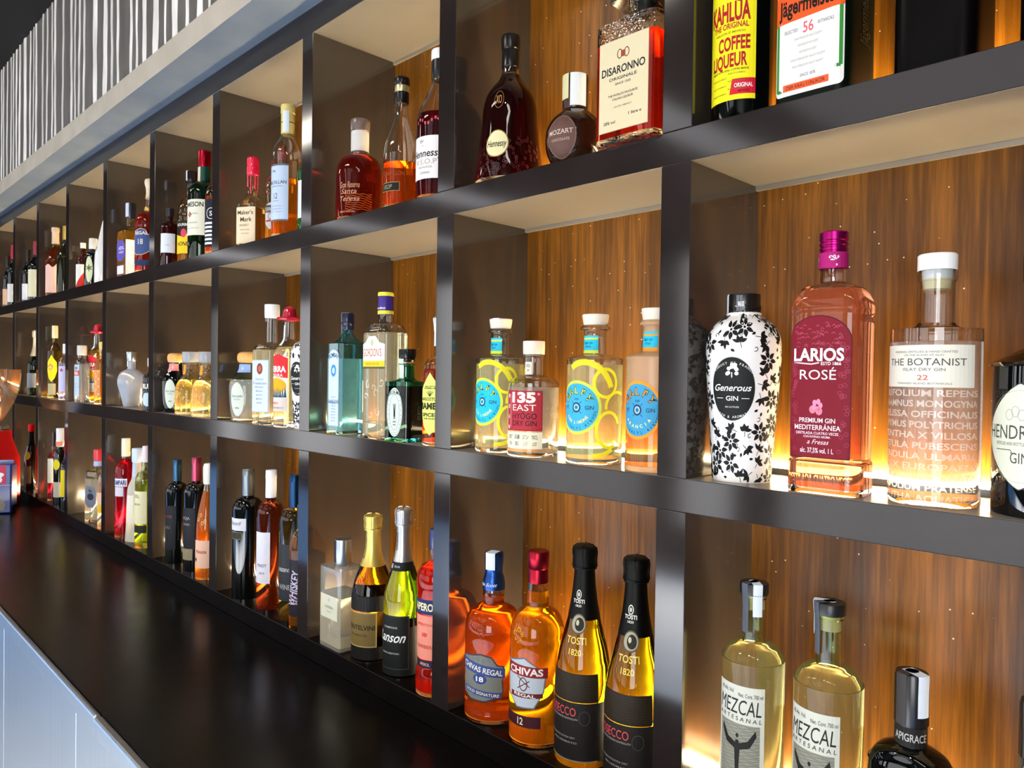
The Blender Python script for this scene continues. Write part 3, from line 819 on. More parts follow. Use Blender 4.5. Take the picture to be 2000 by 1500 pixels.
bottle('botanist', 'gin_bottle', 'clear gin bottle embossed all over with plant names, pale label and white stopper',
       [(0, .95), (.008, 1), (.645, 1), (.662, .985)] + [(.672, .93), (.684, .78), (.698, .60), (.712, .46), (.722, .41), (.73, .40), (.88, .40), (.885, .43), (.93, .43), (.932, .40)],
       CLEAR, liq('#fffaf0', 1.34, .9), .645,
       parts=[('stopper', [(.90, .33), (.934, .34), (.935, .435), (.995, .435), (1, .41)], glossy('#f5f3ee'), {'smooth': False}), ('cork', [(.86, .30), (.90, .325)], pm('cork', '#e2cf9a', .7), {'smooth': False})],
       labels=[dict(z=(.465, .63), w=2.35, c='#e3ddcb', f=bot_art)] +
              [dict(n='embossed_text', z=(.425 - i * .041, .46 - i * .041), w=2.6, c=None, t=[(t, 0, .5, .72, 1, EMB, {'b': .02})]) for i, t in enumerate(ROWS)])
def hen_art(A, W, H):
    g = '#46463e'
    A.text("HENDRICK'S", 0, .04 * H, .13 * H, .86 * W, g, 0); A.text('DISTILLED AND BOTTLED IN SCOTLAND', 0, -.07 * H, .03 * H, .6 * W, '#8a8a7c'); A.text('GIN', 0, -.2 * H, .1 * H, .2 * W, g, 0)
    A.ring(0, 0, W * .43, H * .43, .0003, '#9c9c8a'); A.line([(-.3 * W, -.13 * H), (-.1 * W, -.13 * H), (-.08 * W, -.155 * H), (-.1 * W, -.16 * H)], .0007, g)
    for k in range(5): A.ring((-.12 + .07 * k) * W, (.2 + .03 * (k % 2)) * H, .004, .005, .0005, '#9d9d90', 1, 12)
bottle('hendricks', 'gin_bottle', 'squat black apothecary gin bottle with large cream diamond label at the shelf end',
       [(0, .96), (.01, 1), (.52, 1), (.535, .99), (.55, 1.06), (.57, 1.06), (.60, .80), (.63, .5), (.65, .42), (.86, .40), (.88, .48), (.9, .48)], DARK,
       parts=[('cap', [(.88, .42), (.89, .5), (.99, .5), (1, .46)], glossy('#0d0d0d'))],
       labels=[dict(z=(.10, .50), w=1.95, sh='diamond', c='#dfe0c8', border='#3b3b34', bw=.975, f=hen_art, c0=-.065)], rz=4)
# ---- middle row, second pigeonhole
def malfy(key, label, peel, liqm, fill, blue, ring, txt, gl=CLEAR, rz=0):
    def disc(A, W, H):
        A.ell(0, 0, W * .445, H * .445, blue, 1)
        A.arctext('MALFY', 0, 0, .315 * H, -56, 56, .125 * H, K_, bold=.05); A.arctext('MALFY', 0, 0, .315 * H, -56, 56, .118 * H, ring, bold=.015)
        A.text('GIN', .27 * W, .0, .07 * H, .17 * W, '#1c3550'); A.text('EST', -.27 * W, 0, .06 * H, .12 * W, '#1c3550')
        A.arctext(txt, 0, 0, .28 * H, 232, 128, .055 * H, '#e9e58c', inward=True, bold=.02); A.arctext('(ITALY) 41%VOL', 0, 0, .385 * H, 225, 100, .05 * H, '#1c3550', inward=True)
        A.ring(0, 0, .095 * W, .095 * H, .0022, '#1c3550'); A.ring(0, 0, .06 * W, .06 * H, .001, '#d8e6e0', 2); A.text('M', 0, 0, .04 * H, None, '#1c3550')
        for k in range(4):
            a = PI / 4 + k * PI / 2; A.line([(.1 * W * math.cos(a), .1 * H * math.sin(a)), (.16 * W * math.cos(a), .16 * H * math.sin(a))], .0008, '#1c3550')
        A.text('GQDI', 0, .155 * H, .035 * H, .1 * W, '#1c3550')
    def peelf(A, W, H):
        def arc(cx, cz, a, b, t0, t1, t):
            m = 26; pts = [(cx + a * math.cos(math.radians(t0 + (t1 - t0) * k / m)), cz + b * math.sin(math.radians(t0 + (t1 - t0) * k / m))) for k in range(m + 1)]
            A.line(pts, t, peel, 0)
        arc(.10 * W, .28 * H, .017, .019, 0, 360, .0045); arc(-.20 * W, .02 * H, .043, .058, 25, 120, .008)
        arc(.15 * W, -.27 * H, .018, .024, 20, 300, .0045); arc(-.05 * W, .0, .05, .066, -60, -95, .006)
        arc(.30 * W, .0, .02, .02, 60, 190, .004)
    lab = [dict(z=(.195, .553), w=1.86, sh='ell', c=ring, f=disc), dict(n='neck_label', z=(.735, .855), w=1.9, c='#2ab4cf', f=lambda A, W, H: (
        A.rect(-W / 2, W / 2, -H / 2, -H * .32, ring, 1), A.rect(-W / 2, W / 2, H * .28, H * .38, ring, 1), A.text('MALFY GIN', 0, .08 * H, .14 * H, .45 * W, '#154a66'), A.text('DISTILLED', 0, -.12 * H, .1 * H, .3 * W, '#154a66')))]
    if peel: lab.append(dict(n='printed_peel', z=(.10, .66), w=2.6, c=None, f=peelf, c0=.13))
    return bottle(key, 'gin_bottle', label, [(0, .96), (.008, 1), (.11, 1), (.115, .985), (.12, .985), (.64, .985), (.65, 1), (.69, 1), (.70, .97), (.715, .80), (.725, .58), (.73, .43), (.74, .40), (.885, .39), (.89, .50), (.91, .52), (.925, .44), (.93, .40)],
        gl, liqm, fill, parts=[('stopper', [(.925, .38), (.93, .42), (.99, .47), (1, .45)], pm('pale_wood_stopper', '#eadbc6', .55))], labels=lab, rz=rz,
        strip=(20, .95, .3, '#e8edf5', .47, 1.0, .43) if key == 'malfy1' else None)
LEM = liq('#fff9b0', 1.34)
malfy('malfy1', 'lemon gin bottle with round blue label, half hidden behind the short red-labelled bottle', '#f0e22a', LEM, .66, '#1fb6d6', '#d9e63a', 'CON LIMONE')
malfy('malfy2', 'lemon gin bottle with round blue label and yellow peel rings, standing clear between two others', '#f0e22a', LEM, .66, '#3aa3c2', '#cbd84a', 'CON LIMONE')
malfy('malfy3', 'orange gin bottle with round blue label and orange rim, against the pillar', None, liq('#ffb46a', 1.34), .44, '#3a8fb5', '#ee9426', 'ARANCIA', gl=pm('frosted_orange_glass', '#ffd9a8', .35, 0, .7, 1.4))
def east_art(A, W, H):
    w = '#efe3d2'; d = '#2a0f10'
    A.text('135', .02 * W, .335 * H, .24 * H, .62 * W, w, .05); A.ring(.40 * W, .42 * H, .0016, .0016, .0006, w)
    A.text('EAST', .04 * W, .08 * H, .155 * H, .60 * W, w, .0); A.text('HYŌGO', .05 * W, -.13 * H, .14 * H, .62 * W, d, .01); A.text('DRY GIN', .05 * W, -.31 * H, .13 * H, .62 * W, d, .01)
    A.line([(-.34 * W, .42 * H), (-.34 * W, -.42 * H)], .0005, w)
    for i, c in enumerate('東経135兵庫'[0:2] + '兵庫'): A.text(c, -.42 * W, (.36 - .26 * i) * H, .075 * H, None, w, .01)
def east_low(A, W, H):
    for i, s in enumerate(('135°', '兵庫', 'ジン', '70CL')):
        A.text(s, (-.34 + .22 * i) * W, .2 * H, .22 * H, .15 * W, '#5a5346', .01); A.text(s[::-1], (-.34 + .22 * i) * W, -.2 * H, .2 * H, .1 * W, '#7a7263')
bottle('east', 'gin_bottle', 'short clear gin bottle with square red label, between the two lemon gins',
       [(0, .96), (.01, 1), (.58, 1)] + shoulder(.60, .70, .42, 'round', 5)[1:] + [(.72, .40), (.86, .39), (.87, .43), (.885, .43), (.89, .39)], CLEAR, liq('#fff8e0', 1.34, .86), .60,
       parts=[('cork_cap', [(.885, .40), (.888, .42), (.995, .43), (1, .41)], pm('pale_wood_stopper', '#eadbc6', .55))],
       labels=[dict(z=(.225, .57), w=1.62, c='#a02633', border='#8c1b28', f=east_art, c0=.05), dict(n='lower_label', z=(.07, .215), w=1.62, c='#e9dfbf', f=east_low, c0=.05),
               dict(n='neck_label', z=(.71, .82), w=.75, c='#e6dcc8', t=[('HYŌGO', 0, .7, .25, .6, '#5a5346'), ('GIN', 0, .35, .15, .35, '#5a5346')], c0=.03)])
# ---- middle row, third pigeonhole
def bs_art(A, W, H):
    b = '#27506f'
    A.arctext('BOMBAY', 0, .20 * H, .22 * H, -26, 26, .055 * H, b); A.arctext('SAPPHIRE', 0, -.02 * H + .25 * H, .42 * H, 196, 164, .045 * H, b, inward=True)
    A.ell(0, .22 * H, W * .23, H * .075, '#3f83b8', 1); A.ring(0, .22 * H, W * .27, H * .085, .001, '#8fb3c8', 2); A.ell(0, .22 * H, W * .12, H * .04, '#bfe0f0', 2)
    for i in range(9): A.text(('DISTILLED', 'LONDON', 'DRY GIN', 'VAPOUR', 'INFUSED', 'GIN', 'PRODUCT', 'OF ENGLAND', '40%VOL')[i], 0, (-.12 - i * .038) * H, .014 * H, .42 * W, '#5b7f9a')
bottle('bombay', 'gin_bottle', 'square sapphire-blue gin bottle with tall pale label, beside the yellow and purple capped bottle',
       [(0, .97), (.01, 1.0), (.69, 1.0), (.705, .985), (.74, .82), (.78, .60), (.82, .43), (.84, .36), (.92, .34)], glass('#a8f0ff'), liq('#7fdcea', 1.345), .62, n=9,
       parts=[('cap', [(.86, .36), (.862, .40), (.905, .40), (.91, .43), (.925, .43), (.93, .40), (.99, .41), (1, .38)], glossy('#10142e'), {'smooth': False})],
       labels=[dict(z=(.06, .70), w=1.3, sh='arch', c='#c9d8e4', border='#7f97a8', bw=.9, f=bs_art), dict(n='back_label', z=(.18, .44), w=.7, c='#dfe3ea', c0=.36)],
       strip=(-40, .76, .3, '#dfe3ea', .42, 1.0, .40))
def gor_art(A, W, H):
    A.rect(-W / 2, W / 2, -H * .5, -H * .44, '#4c4a3a', 1); A.rect(-W / 2, W / 2, -H * .44, -H * .26, '#e7c52a', 1)
    A.text("GORDON'S", -.01 * W, .0, .24 * H, .82 * W, '#b04a26', .0); A.text('LONDON DRY GIN', 0, -.35 * H, .08 * H, .62 * W, '#a8821c')
    A.ell(0, .3 * H, .004, .006, '#aebd8c', 1)
bottle('gordon', 'gin_bottle', 'tall clear gin bottle with yellow and purple screw cap and white arched label',
       [(0, .97), (.01, 1), (.10, 1), (.115, .97), (.13, .98), (.66, .99)] + shoulder(.67, .79, .38, 'round')[1:] + [(.80, .33), (.86, .31)], CLEAR, liq('#fff5c8', 1.34), .72, n=4.5,
       parts=[('cap', [(.845, .33), (.847, .345), (.99, .345), (1, .32)], glossy('#3c2a78'), {'smooth': False})],
       labels=[dict(z=(.475, .695), w=1.70, sh='bell', c='#f1efe4', f=gor_art), dict(n='cap_band', on='cap', z=(.848, .872), w=2.15, c='#f1e440'), dict(n='cap_band', on='cap', z=(.972, .998), w=2.15, c='#f1e440'),
               dict(n='cap_signature', on='cap', z=(.88, .90), w=.7, c=None, t=[('Gordon', 0, .5, .8, .9, W_, {'s': .5})]),
               dict(n='embossed_swirls', z=(.12, .44), w=1.6, c=None, f=lambda A, W, H: [A.line([(W * (-.3 + .12 * k) + .009 * (1 - t * .1) * math.cos(k * 1.7 + t * .6), H * (.35 * math.sin(k * 2.3)) + .009 * (1 - t * .1) * math.sin(k * 1.7 + t * .6)) for t in range(10)], .0008, EMB, 0) for k in range(7)])])
def teal_art(A, W, H):
    d = '#1b2a28'
    A.ring(0, 0, W * .46, H * .465, .0006, d); A.ring(0, 0, W * .31, H * .36, .0006, d)
    A.arctext('BOURMAN', 0, -.02 * H, .42 * H, -32, 32, .07 * H, d)
    for k in range(26):
        if k in (0, 1, 2, 3, 23, 24, 25): continue
        a = 2 * PI * k / 26; A.ell(.385 * W * math.sin(a), .415 * H * math.cos(a), .0007, .0009, d, 2, 8)
    for k in range(7): A.line([(0, -.1 * H), ((k - 3) * .03 * W, .17 * H)], .0006, d)
    A.rect(-.07 * W, .07 * W, -.13 * H, -.11 * H, d, 1); A.rect(-.05 * W, .05 * W, -.1 * H, .02 * H, d, 1); A.rect(-.09 * W, .09 * W, -.26 * H, -.245 * H, d, 1); A.text('GIN', 0, -.19 * H, .04 * H, .2 * W, d)
bottle('teal', 'gin_bottle', 'short square dark teal bottle with oval cream label and black stopper',
       [(0, .97), (.01, 1.0), (.60, 1.0), (.61, .99), (.64, .86), (.66, .62), (.68, .48), (.70, .44), (.82, .42), (.825, .5), (.84, .5), (.845, .42)], glass('#3fb2a2', .0), liq('#0a1412', 1.36), .60, n=7,
       parts=[('stopper', [(.86, .42), (.88, .47), (.90, .43), (.905, .50), (.99, .50), (1, .47)], glossy('#0b0b0b'), {'smooth': False})],
       labels=[dict(z=(.05, .585), w=1.36, sh='ell', c='#ccd8c8', border='#1b2a28', bw=.96, f=teal_art)] +
              [dict(n='embossed_text', z=(.08, .55), w=.9, c=None, c0=.25, t=[('FOURTEEN', 0, .5, .12, .9, pm('teal_emboss', '#26302c', .2), {'r': 90})])],
       strip=(-10, .66, .5, '#cfe0c8', .47, .89, .44))
def amb_art(A, W, H):
    d = '#2c2a12'
    for k in range(7): A.line([(0, .12 * H), ((k - 3) * .045 * W, .22 * H - abs(k - 3) * .008 * H)], .0007, d)
    A.text('ANGOSTURA', 0, .08 * H, .05 * H, .85 * W, d); A.text('BAMBÚ', 0, -.03 * H, .10 * H, .92 * W, d, .04); A.text('SPICED', 0, -.17 * H, .055 * H, .7 * W, d, .03)
    A.text('RUM LIQUEUR', 0, -.23 * H, .025 * H, .5 * W, d); A.text('SMALL BATCH', 0, .28 * H, .022 * H, .4 * W, d); A.text('PREMIUM', 0, .25 * H, .022 * H, .5 * W, d)
bottle('bamboo', 'rum_bottle', 'amber rum bottle with pale yellow-green leaf-shaped label, against the pillar',
       [(0, .96), (.01, 1), (.52, 1)] + shoulder(.54, .70, .38, 'round')[1:] + [(.72, .34), (.9, .33)], glass('#ffe9cf'), liq('#c2490c', 1.35), .60,
       parts=[('stopper', [(.88, .3), (.90, .40), (.99, .42), (1, .4)], pm('pale_wood_stopper', '#eadbc6', .55))],
       labels=[dict(z=(.08, .57), w=1.75, sh='leafy', c='#d8dc6e', f=amb_art)], strip=(-50, .78, .5, '#d7dce2', .44, 1.0, .36))
# ---- middle row, fourth pigeonhole
def dj_prof(): return [(0, .80), (.02, .86), (.2, .95), (.45, 1), (.55, .97), (.62, .84), (.70, .62), (.75, .53), (.80, .51), (.82, .51), (.84, .54)]
def dj(key, label, g, l, band, rz=-14):
    return bottle(key, 'tequila_bottle', label, dj_prof(), g, l, .60, parts=[('stopper', [(.84, .52), (.87, .60), (.93, .62), (.98, .55), (1, .40)], pm('cork_knob', '#dca65c', .45))],
        labels=[dict(z=(.07, .56), w=.86, sh='ell', c='#d3d9c8', border='#9fb2a2', bw=.94, t=[('Don Julio', 0, .60, .07, .8, '#5b6b77', {'s': .3}), ('TEQUILA', 0, .50, .035, .5, '#74808a'), ('100%', 0, .25, .045, .3, '#38424f')]),
                dict(n='neck_label', z=(.70, .82), w=1.5, c=band, t=[('✦', 0, .5, .5, None, '#e9c9a0')])], rz=rz)
dj('julio', 'squat clear tequila bottle with cork knob, oval label and blue neck band', glass('#e6fff6'), liq('#e8f7ec', 1.34), '#8aa6d8', -12)
def cream_art(A, W, H):
    A.ell(.02 * W, .33 * H, W * .17, H * .105, '#7a3024', 1); A.ring(.02 * W, .33 * H, W * .19, H * .115, .0006, '#c8a48c', 2); A.ell(.02 * W, .33 * H, W * .09, H * .06, '#a0604c', 2)
    for i, (s, w) in enumerate((('TEQUILA', .5), ('Tradición', .8), ('REPOSADO', .5), ('100% AGAVE', .4), ('HECHO EN', .35), ('MEXICO', .35), ('40%', .3))): A.text(s, 0, (.13 - i * .075) * H, (.03 if i != 1 else .045) * H, w * W, '#5f6c80', .01, .25 if i == 1 else 0)
    A.ring(0, 0, W * .47, H * .485, .0004, '#9db2cc', 1, 4)
bottle('cream', 'tequila_bottle', 'tall tequila bottle with light blue label and brown oval seal, white capped',
       [(0, .97), (.01, 1), (.56, 1)] + shoulder(.585, .68, .40, 'round', 5)[1:] + [(.70, .36), (.86, .34), (.9, .34)], CLEAR, liq('#fff2b8', 1.34), .62, n=4.5,
       parts=[('cap', [(.885, .36), (.89, .46), (.99, .47), (1, .44)], glossy('#f0f3f5'))],
       labels=[dict(z=(.10, .535), w=1.62, c='#cfdcee', border='#9db2cc', f=cream_art)], strip=(-60, .86, .3, '#f2f5f8', .46, 1.0, .40))
def sierra(key, label, l, rz=0):
    def art(A, W, H):
        A.poly([(-.5 * W, .12 * H), (.5 * W, .08 * H), (.5 * W, .42 * H), (.1 * W, .5 * H), (-.5 * W, .44 * H)], '#d3262c', 1)
        A.text('SIERRA', 0, .235 * H, .10 * H, .86 * W, W_, .04); A.text('TEQUILA', 0, .13 * H, .05 * H, .6 * W, W_, .02)
        A.ell(0, -.06 * H, .44 * W, .14 * H, '#e8a51c', .8)
        for k in range(9): A.poly([((-.45 + k * .1) * W, -.26 * H), ((-.40 + k * .1) * W, -.10 * H + .02 * H * (k % 3)), ((-.34 + k * .1) * W, -.26 * H)], '#3a6076' if k % 2 else '#24404e', 1.5)
        A.rect(-.5 * W, .5 * W, -.5 * H, -.27 * H, '#d9c7bd', 1); A.text('BLANCO', -.1 * W, -.36 * H, .04 * H, .4 * W, '#b33'); A.text('HECHO EN MEXICO', 0, -.44 * H, .03 * H, .7 * W, '#777')
    return bottle(key, 'tequila_bottle', label, [(0, .96), (.01, 1), (.56, 1), (.60, .98)] + shoulder(.60, .74, .40, 'slope')[1:] + [(.86, .36), (.88, .40), (.89, .36)], CLEAR, l, .66,
        parts=[('hat_cap', [(.868, .36), (.875, .50), (.88, .78), (.895, .86), (.905, .80), (.90, .5), (.925, .47), (.97, .40), (.992, .25), (1, .1)], pm('red_plastic_hat', '#b10f2c', .2, coat=.4), {'smooth': False, 'label': 'red plastic sombrero'})],
        labels=[dict(z=(.13, .60), w=1.72, c='#efe3cf', f=art, sh='wavy'), dict(n='neck_strip', z=(.67, .84), w=.5, c='#e2e8ea', c0=-.02)], rz=rz)
sierra('sierra', 'tequila bottle with red sombrero cap and red and yellow label, beside the white-capped one', liq('#fff3ba', 1.34), -6)
generous('gen2', 'black-and-white floral gin bottle, half hidden by the pillar beside the red-hatted tequila', -12)
# ---- middle row, fifth pigeonhole
dj('dj2', 'squat dark brown tequila bottle with cork knob, tall cream oval label and pink neck band', DARK, None, '#e08a86', -22)
def quilted(key, label, c):
    def art(A, W, H):
        rd = random.Random(len(label))
        for k in range(60): A.ring(rd.uniform(-.48, .48) * W, rd.uniform(-.45, .45) * H, .0022, .0028, .0007, rd.choice(('#b99a1c', '#e7dc8a', '#8d7a1a')), 0, 8)
        for x in (-.2, .2): A.line([(x * W, -.5 * H), (x * W, .4 * H)], .0007, '#a98f20', 0)
    return bottle(key, 'tequila_bottle', label, [(0, .94), (.02, 1), (.35, .99), (.48, .90), (.56, .72), (.62, .56), (.70, .50), (.80, .48), (.82, .53), (.84, .53)], pm('patterned_glass', '#fff9d8', .08, 0, 1, 1.45, bump=(160, .5, .004)), liq(c, 1.34), .56,
        parts=[('stopper', [(.83, .48), (.85, .55), (.99, .56), (1, .5)], pm('clear_stopper', '#e8eef4', .15, 0, .6))],
        labels=[dict(n='printed_pattern', z=(.03, .50), w=2.6, c=None, f=art), dict(n='neck_label', z=(.64, .79), w=.5, c='#e8902a', c0=.04)], strip=(-40, .66, .4, '#e3e6ea', .56, 1.0, .52))
quilted('tx1', 'faceted pale yellow tequila bottle beside the dark brown bottle with cork knob', '#f7e36a')
quilted('tx2', 'faceted pale yellow tequila bottle nearest the pillar, in front of its twin', '#f7e98c')
# ---- middle row, sixth pigeonhole
def skull_deform(o):
    for v in o.data.vertices:
        z = v.co.z; f = max(0, min(1, z / .11))
        if z < .115:
            if v.co.y < 0:
                # brow, eye sockets, nose, jaw
                for ex in (-.0145, .0145):
                    d = math.hypot(v.co.x - ex, (z - .070) * 1.0)
                    if d < .012: v.co.y += .007 * (1 - (d / .012) ** 2)
                d = math.hypot(v.co.x * 1.4, z - .050)
                if d < .008: v.co.y += .004 * (1 - (d / .008) ** 2)
                if z < .035: v.co.y += .002 * (1 + math.sin(v.co.x * 900))
b = bottle('skull', 'vodka_bottle', 'clear skull-shaped bottle with silver top', [(0, .42, .55, 2.4), (.02, .50, .60, 2.4), (.12, .58, .70, 2.4), (.22, .68, .80, 2.3), (.30, .86, .90, 2.2), (.42, 1, 1.05, 2.1), (.52, .98, 1.05, 2), (.60, .84, .92, 2), (.66, .58, .62, 2), (.69, .34, .34, 2), (.72, .30, .30, 2), (.86, .30, .30, 2)],
           pm('milky_clear_glass', '#e9f0fb', .04, 0, .62, 1.45), None, seg=64, parts=[('cap', [(.84, .3), (.85, .36), (.99, .36), (1, .33)], foil('#b9c0c4', .3))], strip=(-20, .74, .3, '#e6eef0', .36, 1.0, .31), rz=-25)
skull_deform(b.children[0])
bottle('tri6', 'liqueur_bottle', 'yellowish cone-shaped bottle behind the skull-shaped one', [(0, .97), (.02, 1), (.3, .72), (.6, .42), (.7, .34), (.86, .32)], glass('#fff8d0'), liq('#ffeFA0', 1.34), .6, parts=[('cap', [(.85, .33), (.86, .37), (1, .37)], glossy('#b9c2c8'))],
       labels=[dict(z=(.08, .5), w=1.2, c='#f0e8b8', sh='tri')])
bottle('bw6', 'rum_bottle', 'black bottle with white lettering, in front of the cone-shaped one', [(0, .96), (.01, 1), (.6, 1)] + shoulder(.6, .75, .4, 'round', 5)[1:] + [(.9, .38)], DARK, parts=[('cap', [(.88, .4), (1, .42)], glossy('#e8b8a8'))],
       labels=[dict(z=(.42, .56), w=1.6, c='#141414', t=[('RUM', 0, .5, .7, .8, W_, {'b': .03})]), dict(n='lower_label', z=(.08, .36), w=1.5, sh='ragged', c='#bcd2e4')])
# ---- middle row, seventh pigeonhole
bottle('pol7', 'vodka_bottle', 'flat clear vodka bottle with pale blue label, in front of the red-hatted tequila', [(0, .97), (.02, 1), (.62, 1), (.68, .85), (.74, .5), (.77, .38), (.84, .36)], CLEAR, WATER, .68, n=4,
       parts=[('cap', [(.83, .36), (.84, .42), (.99, .42), (1, .38)], glossy('#cfc9c2'))],
       labels=[dict(z=(.10, .66), w=1.6, c='#b9cbdc', f=lambda A, W, H: (A.rect(-W / 2, W / 2, .16 * H, .32 * H, '#c9222c', 1), A.text('POLSKA', 0, .24 * H, .1 * H, .8 * W, W_, .03), A.text('THREE', 0, .4 * H, .08 * H, .6 * W, '#333'), [A.ell((-.3 + .15 * k) * W, (-.1 - .1 * (k % 3)) * H, .002, .003, '#2c4560', 1, 9) for k in range(5)]))])
sierra('sier7', 'tequila bottle with red sombrero cap, behind the flat vodka bottle with pale blue label', liq('#f0b020', 1.34))
bottle('amb7', 'liqueur_bottle', 'golden bottle with orange patterned sides, against the pillar beside the red-hatted tequila', [(0, .95), (.01, 1), (.6, 1)] + shoulder(.62, .74, .4, 'round', 5)[1:] + [(.9, .38)], glass('#fff1c0'), liq('#ffb300', 1.34), .66,
       parts=[('cap', [(.88, .4), (1, .42)], glossy('#d8c060'))], labels=[dict(z=(.1, .55), w=1.1, c='#d98a5c', f=lambda A, W, H: [A.ell(.3 * W * math.sin(k * 2), (-.45 + .09 * k) * H, .003, .004, '#e9c03a', 1, 8) for k in range(11)])])
# ---- middle row, far pigeonholes
bottle('yel8', 'rum_bottle', 'slim bottle with white cap and bright yellow label in a far pigeonhole', [(0, .96), (.01, 1), (.6, 1)] + shoulder(.62, .78, .36, 'slope')[1:] + [(.9, .34)], glass('#c9b26a'), liq('#8a6a1c', 1.35), .72,
       parts=[('cap', [(.83, .36), (.84, .42), (.99, .42), (1, .4)], glossy('#e6dcae'))], labels=[dict(z=(.22, .60), w=1.5, c='#f0dc20', sh='leafy', t=[('❀', -.1, .55, .2, None, '#c04a8a')]), dict(n='lower_label', z=(.04, .2), w=1.2, c='#b5a97c')])
bottle('pur8', 'liqueur_bottle', 'pale lilac bottle with white top behind the far divider edge', [(0, .96), (.01, 1), (.6, 1)] + shoulder(.62, .78, .4, 'round', 5)[1:] + [(.9, .38)], glass('#f0e8ff'), liq('#e0d4f4', 1.34), .66,
       parts=[('cap', [(.83, .36), (.84, .42), (1, .42)], glossy('#e8e8ee'))], labels=[dict(z=(.15, .60), w=1.5, c='#c9c4e6', t=[('✤', 0, .85, .12, None, '#a03a2a')])])
CHP = [(0, .93), (.012, 1), (.40, 1)] + shoulder(.42, .80, .36, 'slope', 8)[1:] + [(.86, .345), (.93, .34)]
def bubbly(key, name, label, g, foilc, labs, musc=None, z0=.60, foil_label=None, body_seg=48, rough=.35, prof=None, cr=1.0, strip=None):
    pr = prof or CHP
    fz = [(z, r * 1.012) for z, r in pr if z0 < z < .9]
    def at(z):
        for a, b_ in zip(pr[:-1], pr[1:]):
            if a[0] <= z <= b_[0]: return a[1] + (b_[1] - a[1]) * (z - a[0]) / max(1e-9, b_[0] - a[0])
        return pr[-1][1]
    ft = [(z0, at(z0) * 1.014)] + fz + [(.90, .352)]
    hood = [(.885, .36), (.887, .42), (.905, .43), (.93, .40), (.965, .43), (.985, .40), (.997, .28), (1, .1)]
    root = bottle(key, name, label, pr, g, solid=True, parts=[('neck_foil', ft, foil(foilc, rough), {'sub': 1}), ('cork_hood', hood, foil(musc or foilc, rough), {'crumple': cr, 'seg': 28, 'smooth': False})], labels=labs, seg=body_seg, strip=strip)
    # wire cage over the cork: a ring and four bent legs
    R, H = POS[key][3], POS[key][5]; bm = bmesh.new()
    def wire(pts, r=.0007):
        prev = None
        for i, p in enumerate(pts):
            d = (pts[min(i + 1, len(pts) - 1)] - pts[max(i - 1, 0)]).normalized(); a = d.orthogonal().normalized(); b = d.cross(a)
            row = [bm.verts.new(p + (a * math.cos(k * PI / 2) + b * math.sin(k * PI / 2)) * r) for k in range(4)]
            if prev:
                for k in range(4): bm.faces.new((prev[k], prev[(k + 1) % 4], row[(k + 1) % 4], row[k]))
            prev = row
    wire([Vector((R * .445 * math.cos(k * PI / 12), R * .445 * math.sin(k * PI / 12), H * .898)) for k in range(25)])
    for k in range(4):
        a = k * PI / 2 + .5; wire([Vector((R * r * math.cos(a), R * r * math.sin(a), H * z)) for z, r in ((.898, .44), (.93, .425), (.965, .45), (.985, .42), (.9995, .28), (1.004, .1))])
    mesh_obj('wire_cage', bm, foil(musc or foilc, .25), root)
    return root
bubbly('champ9', 'champagne_bottle', 'green champagne bottle with gold foil neck in a far pigeonhole', pm('green_bottle_glass', '#17300c', .02, 0, .9, 1.4), '#cdb896',
       [dict(z=(.12, .34), w=1.6, c='#aeb7be')])
# ---- top row, first pigeonhole
def kah_art(A, W, H):
    r = '#9e1420'
    A.text('KAHLÚA', -.02 * W, .10 * H, .125 * H, .82 * W, r, .035); A.text('THE ORIGINAL', 0, .005 * H, .038 * H, .72 * W, r, .02)
    A.text('VERACRUZ MEXICO', 0, -.04 * H, .014 * H, .6 * W, '#6a6420'); A.text('COFFEE', .08 * W, -.115 * H, .09 * H, .62 * W, r, .03); A.text('LIQUEUR', -.02 * W, -.228 * H, .09 * H, .72 * W, r, .03)
    A.text('MADE WITH REAL COFFEE BEANS', 0, -.295 * H, .014 * H, .74 * W, '#4a4616')
    for i in range(6): A.text('PRODUCTO DE MEXICO', (-.2 if i % 2 else .15) * W, (-.32 - .026 * i) * H, .010 * H, .32 * W, '#6a6420')
    A.poly([(.02 * W, -.465 * H), (.5 * W, -.465 * H), (.5 * W, -.36 * H), (.07 * W, -.36 * H)], '#c2122c', 1); A.text('ORIGINAL', .28 * W, -.405 * H, .028 * H, .34 * W, W_); A.text('IMPORTED', .28 * W, -.445 * H, .014 * H, .2 * W, K_)
    A.ell(.2 * W, .185 * H, .0035, .0045, '#2a1608', 2); A.ring(-.05 * W, .27 * H, .009, .012, .0005, '#b49a1c')
bottle('kahlua', 'liqueur_bottle', 'dark bottle with tall bright yellow label in the top row, nearest the pillar',
       [(0, .95), (.01, 1), (.52, 1)] + shoulder(.53, .72, .38, 'round')[1:] + [(.9, .36)], DARK, parts=[('cap', [(.84, .38), (.85, .42), (1, .42)], glossy('#c9a21c'))],
       labels=[dict(z=(.075, .62), w=1.75, sh='arch', c='#efe01a', f=kah_art, c0=.01)])
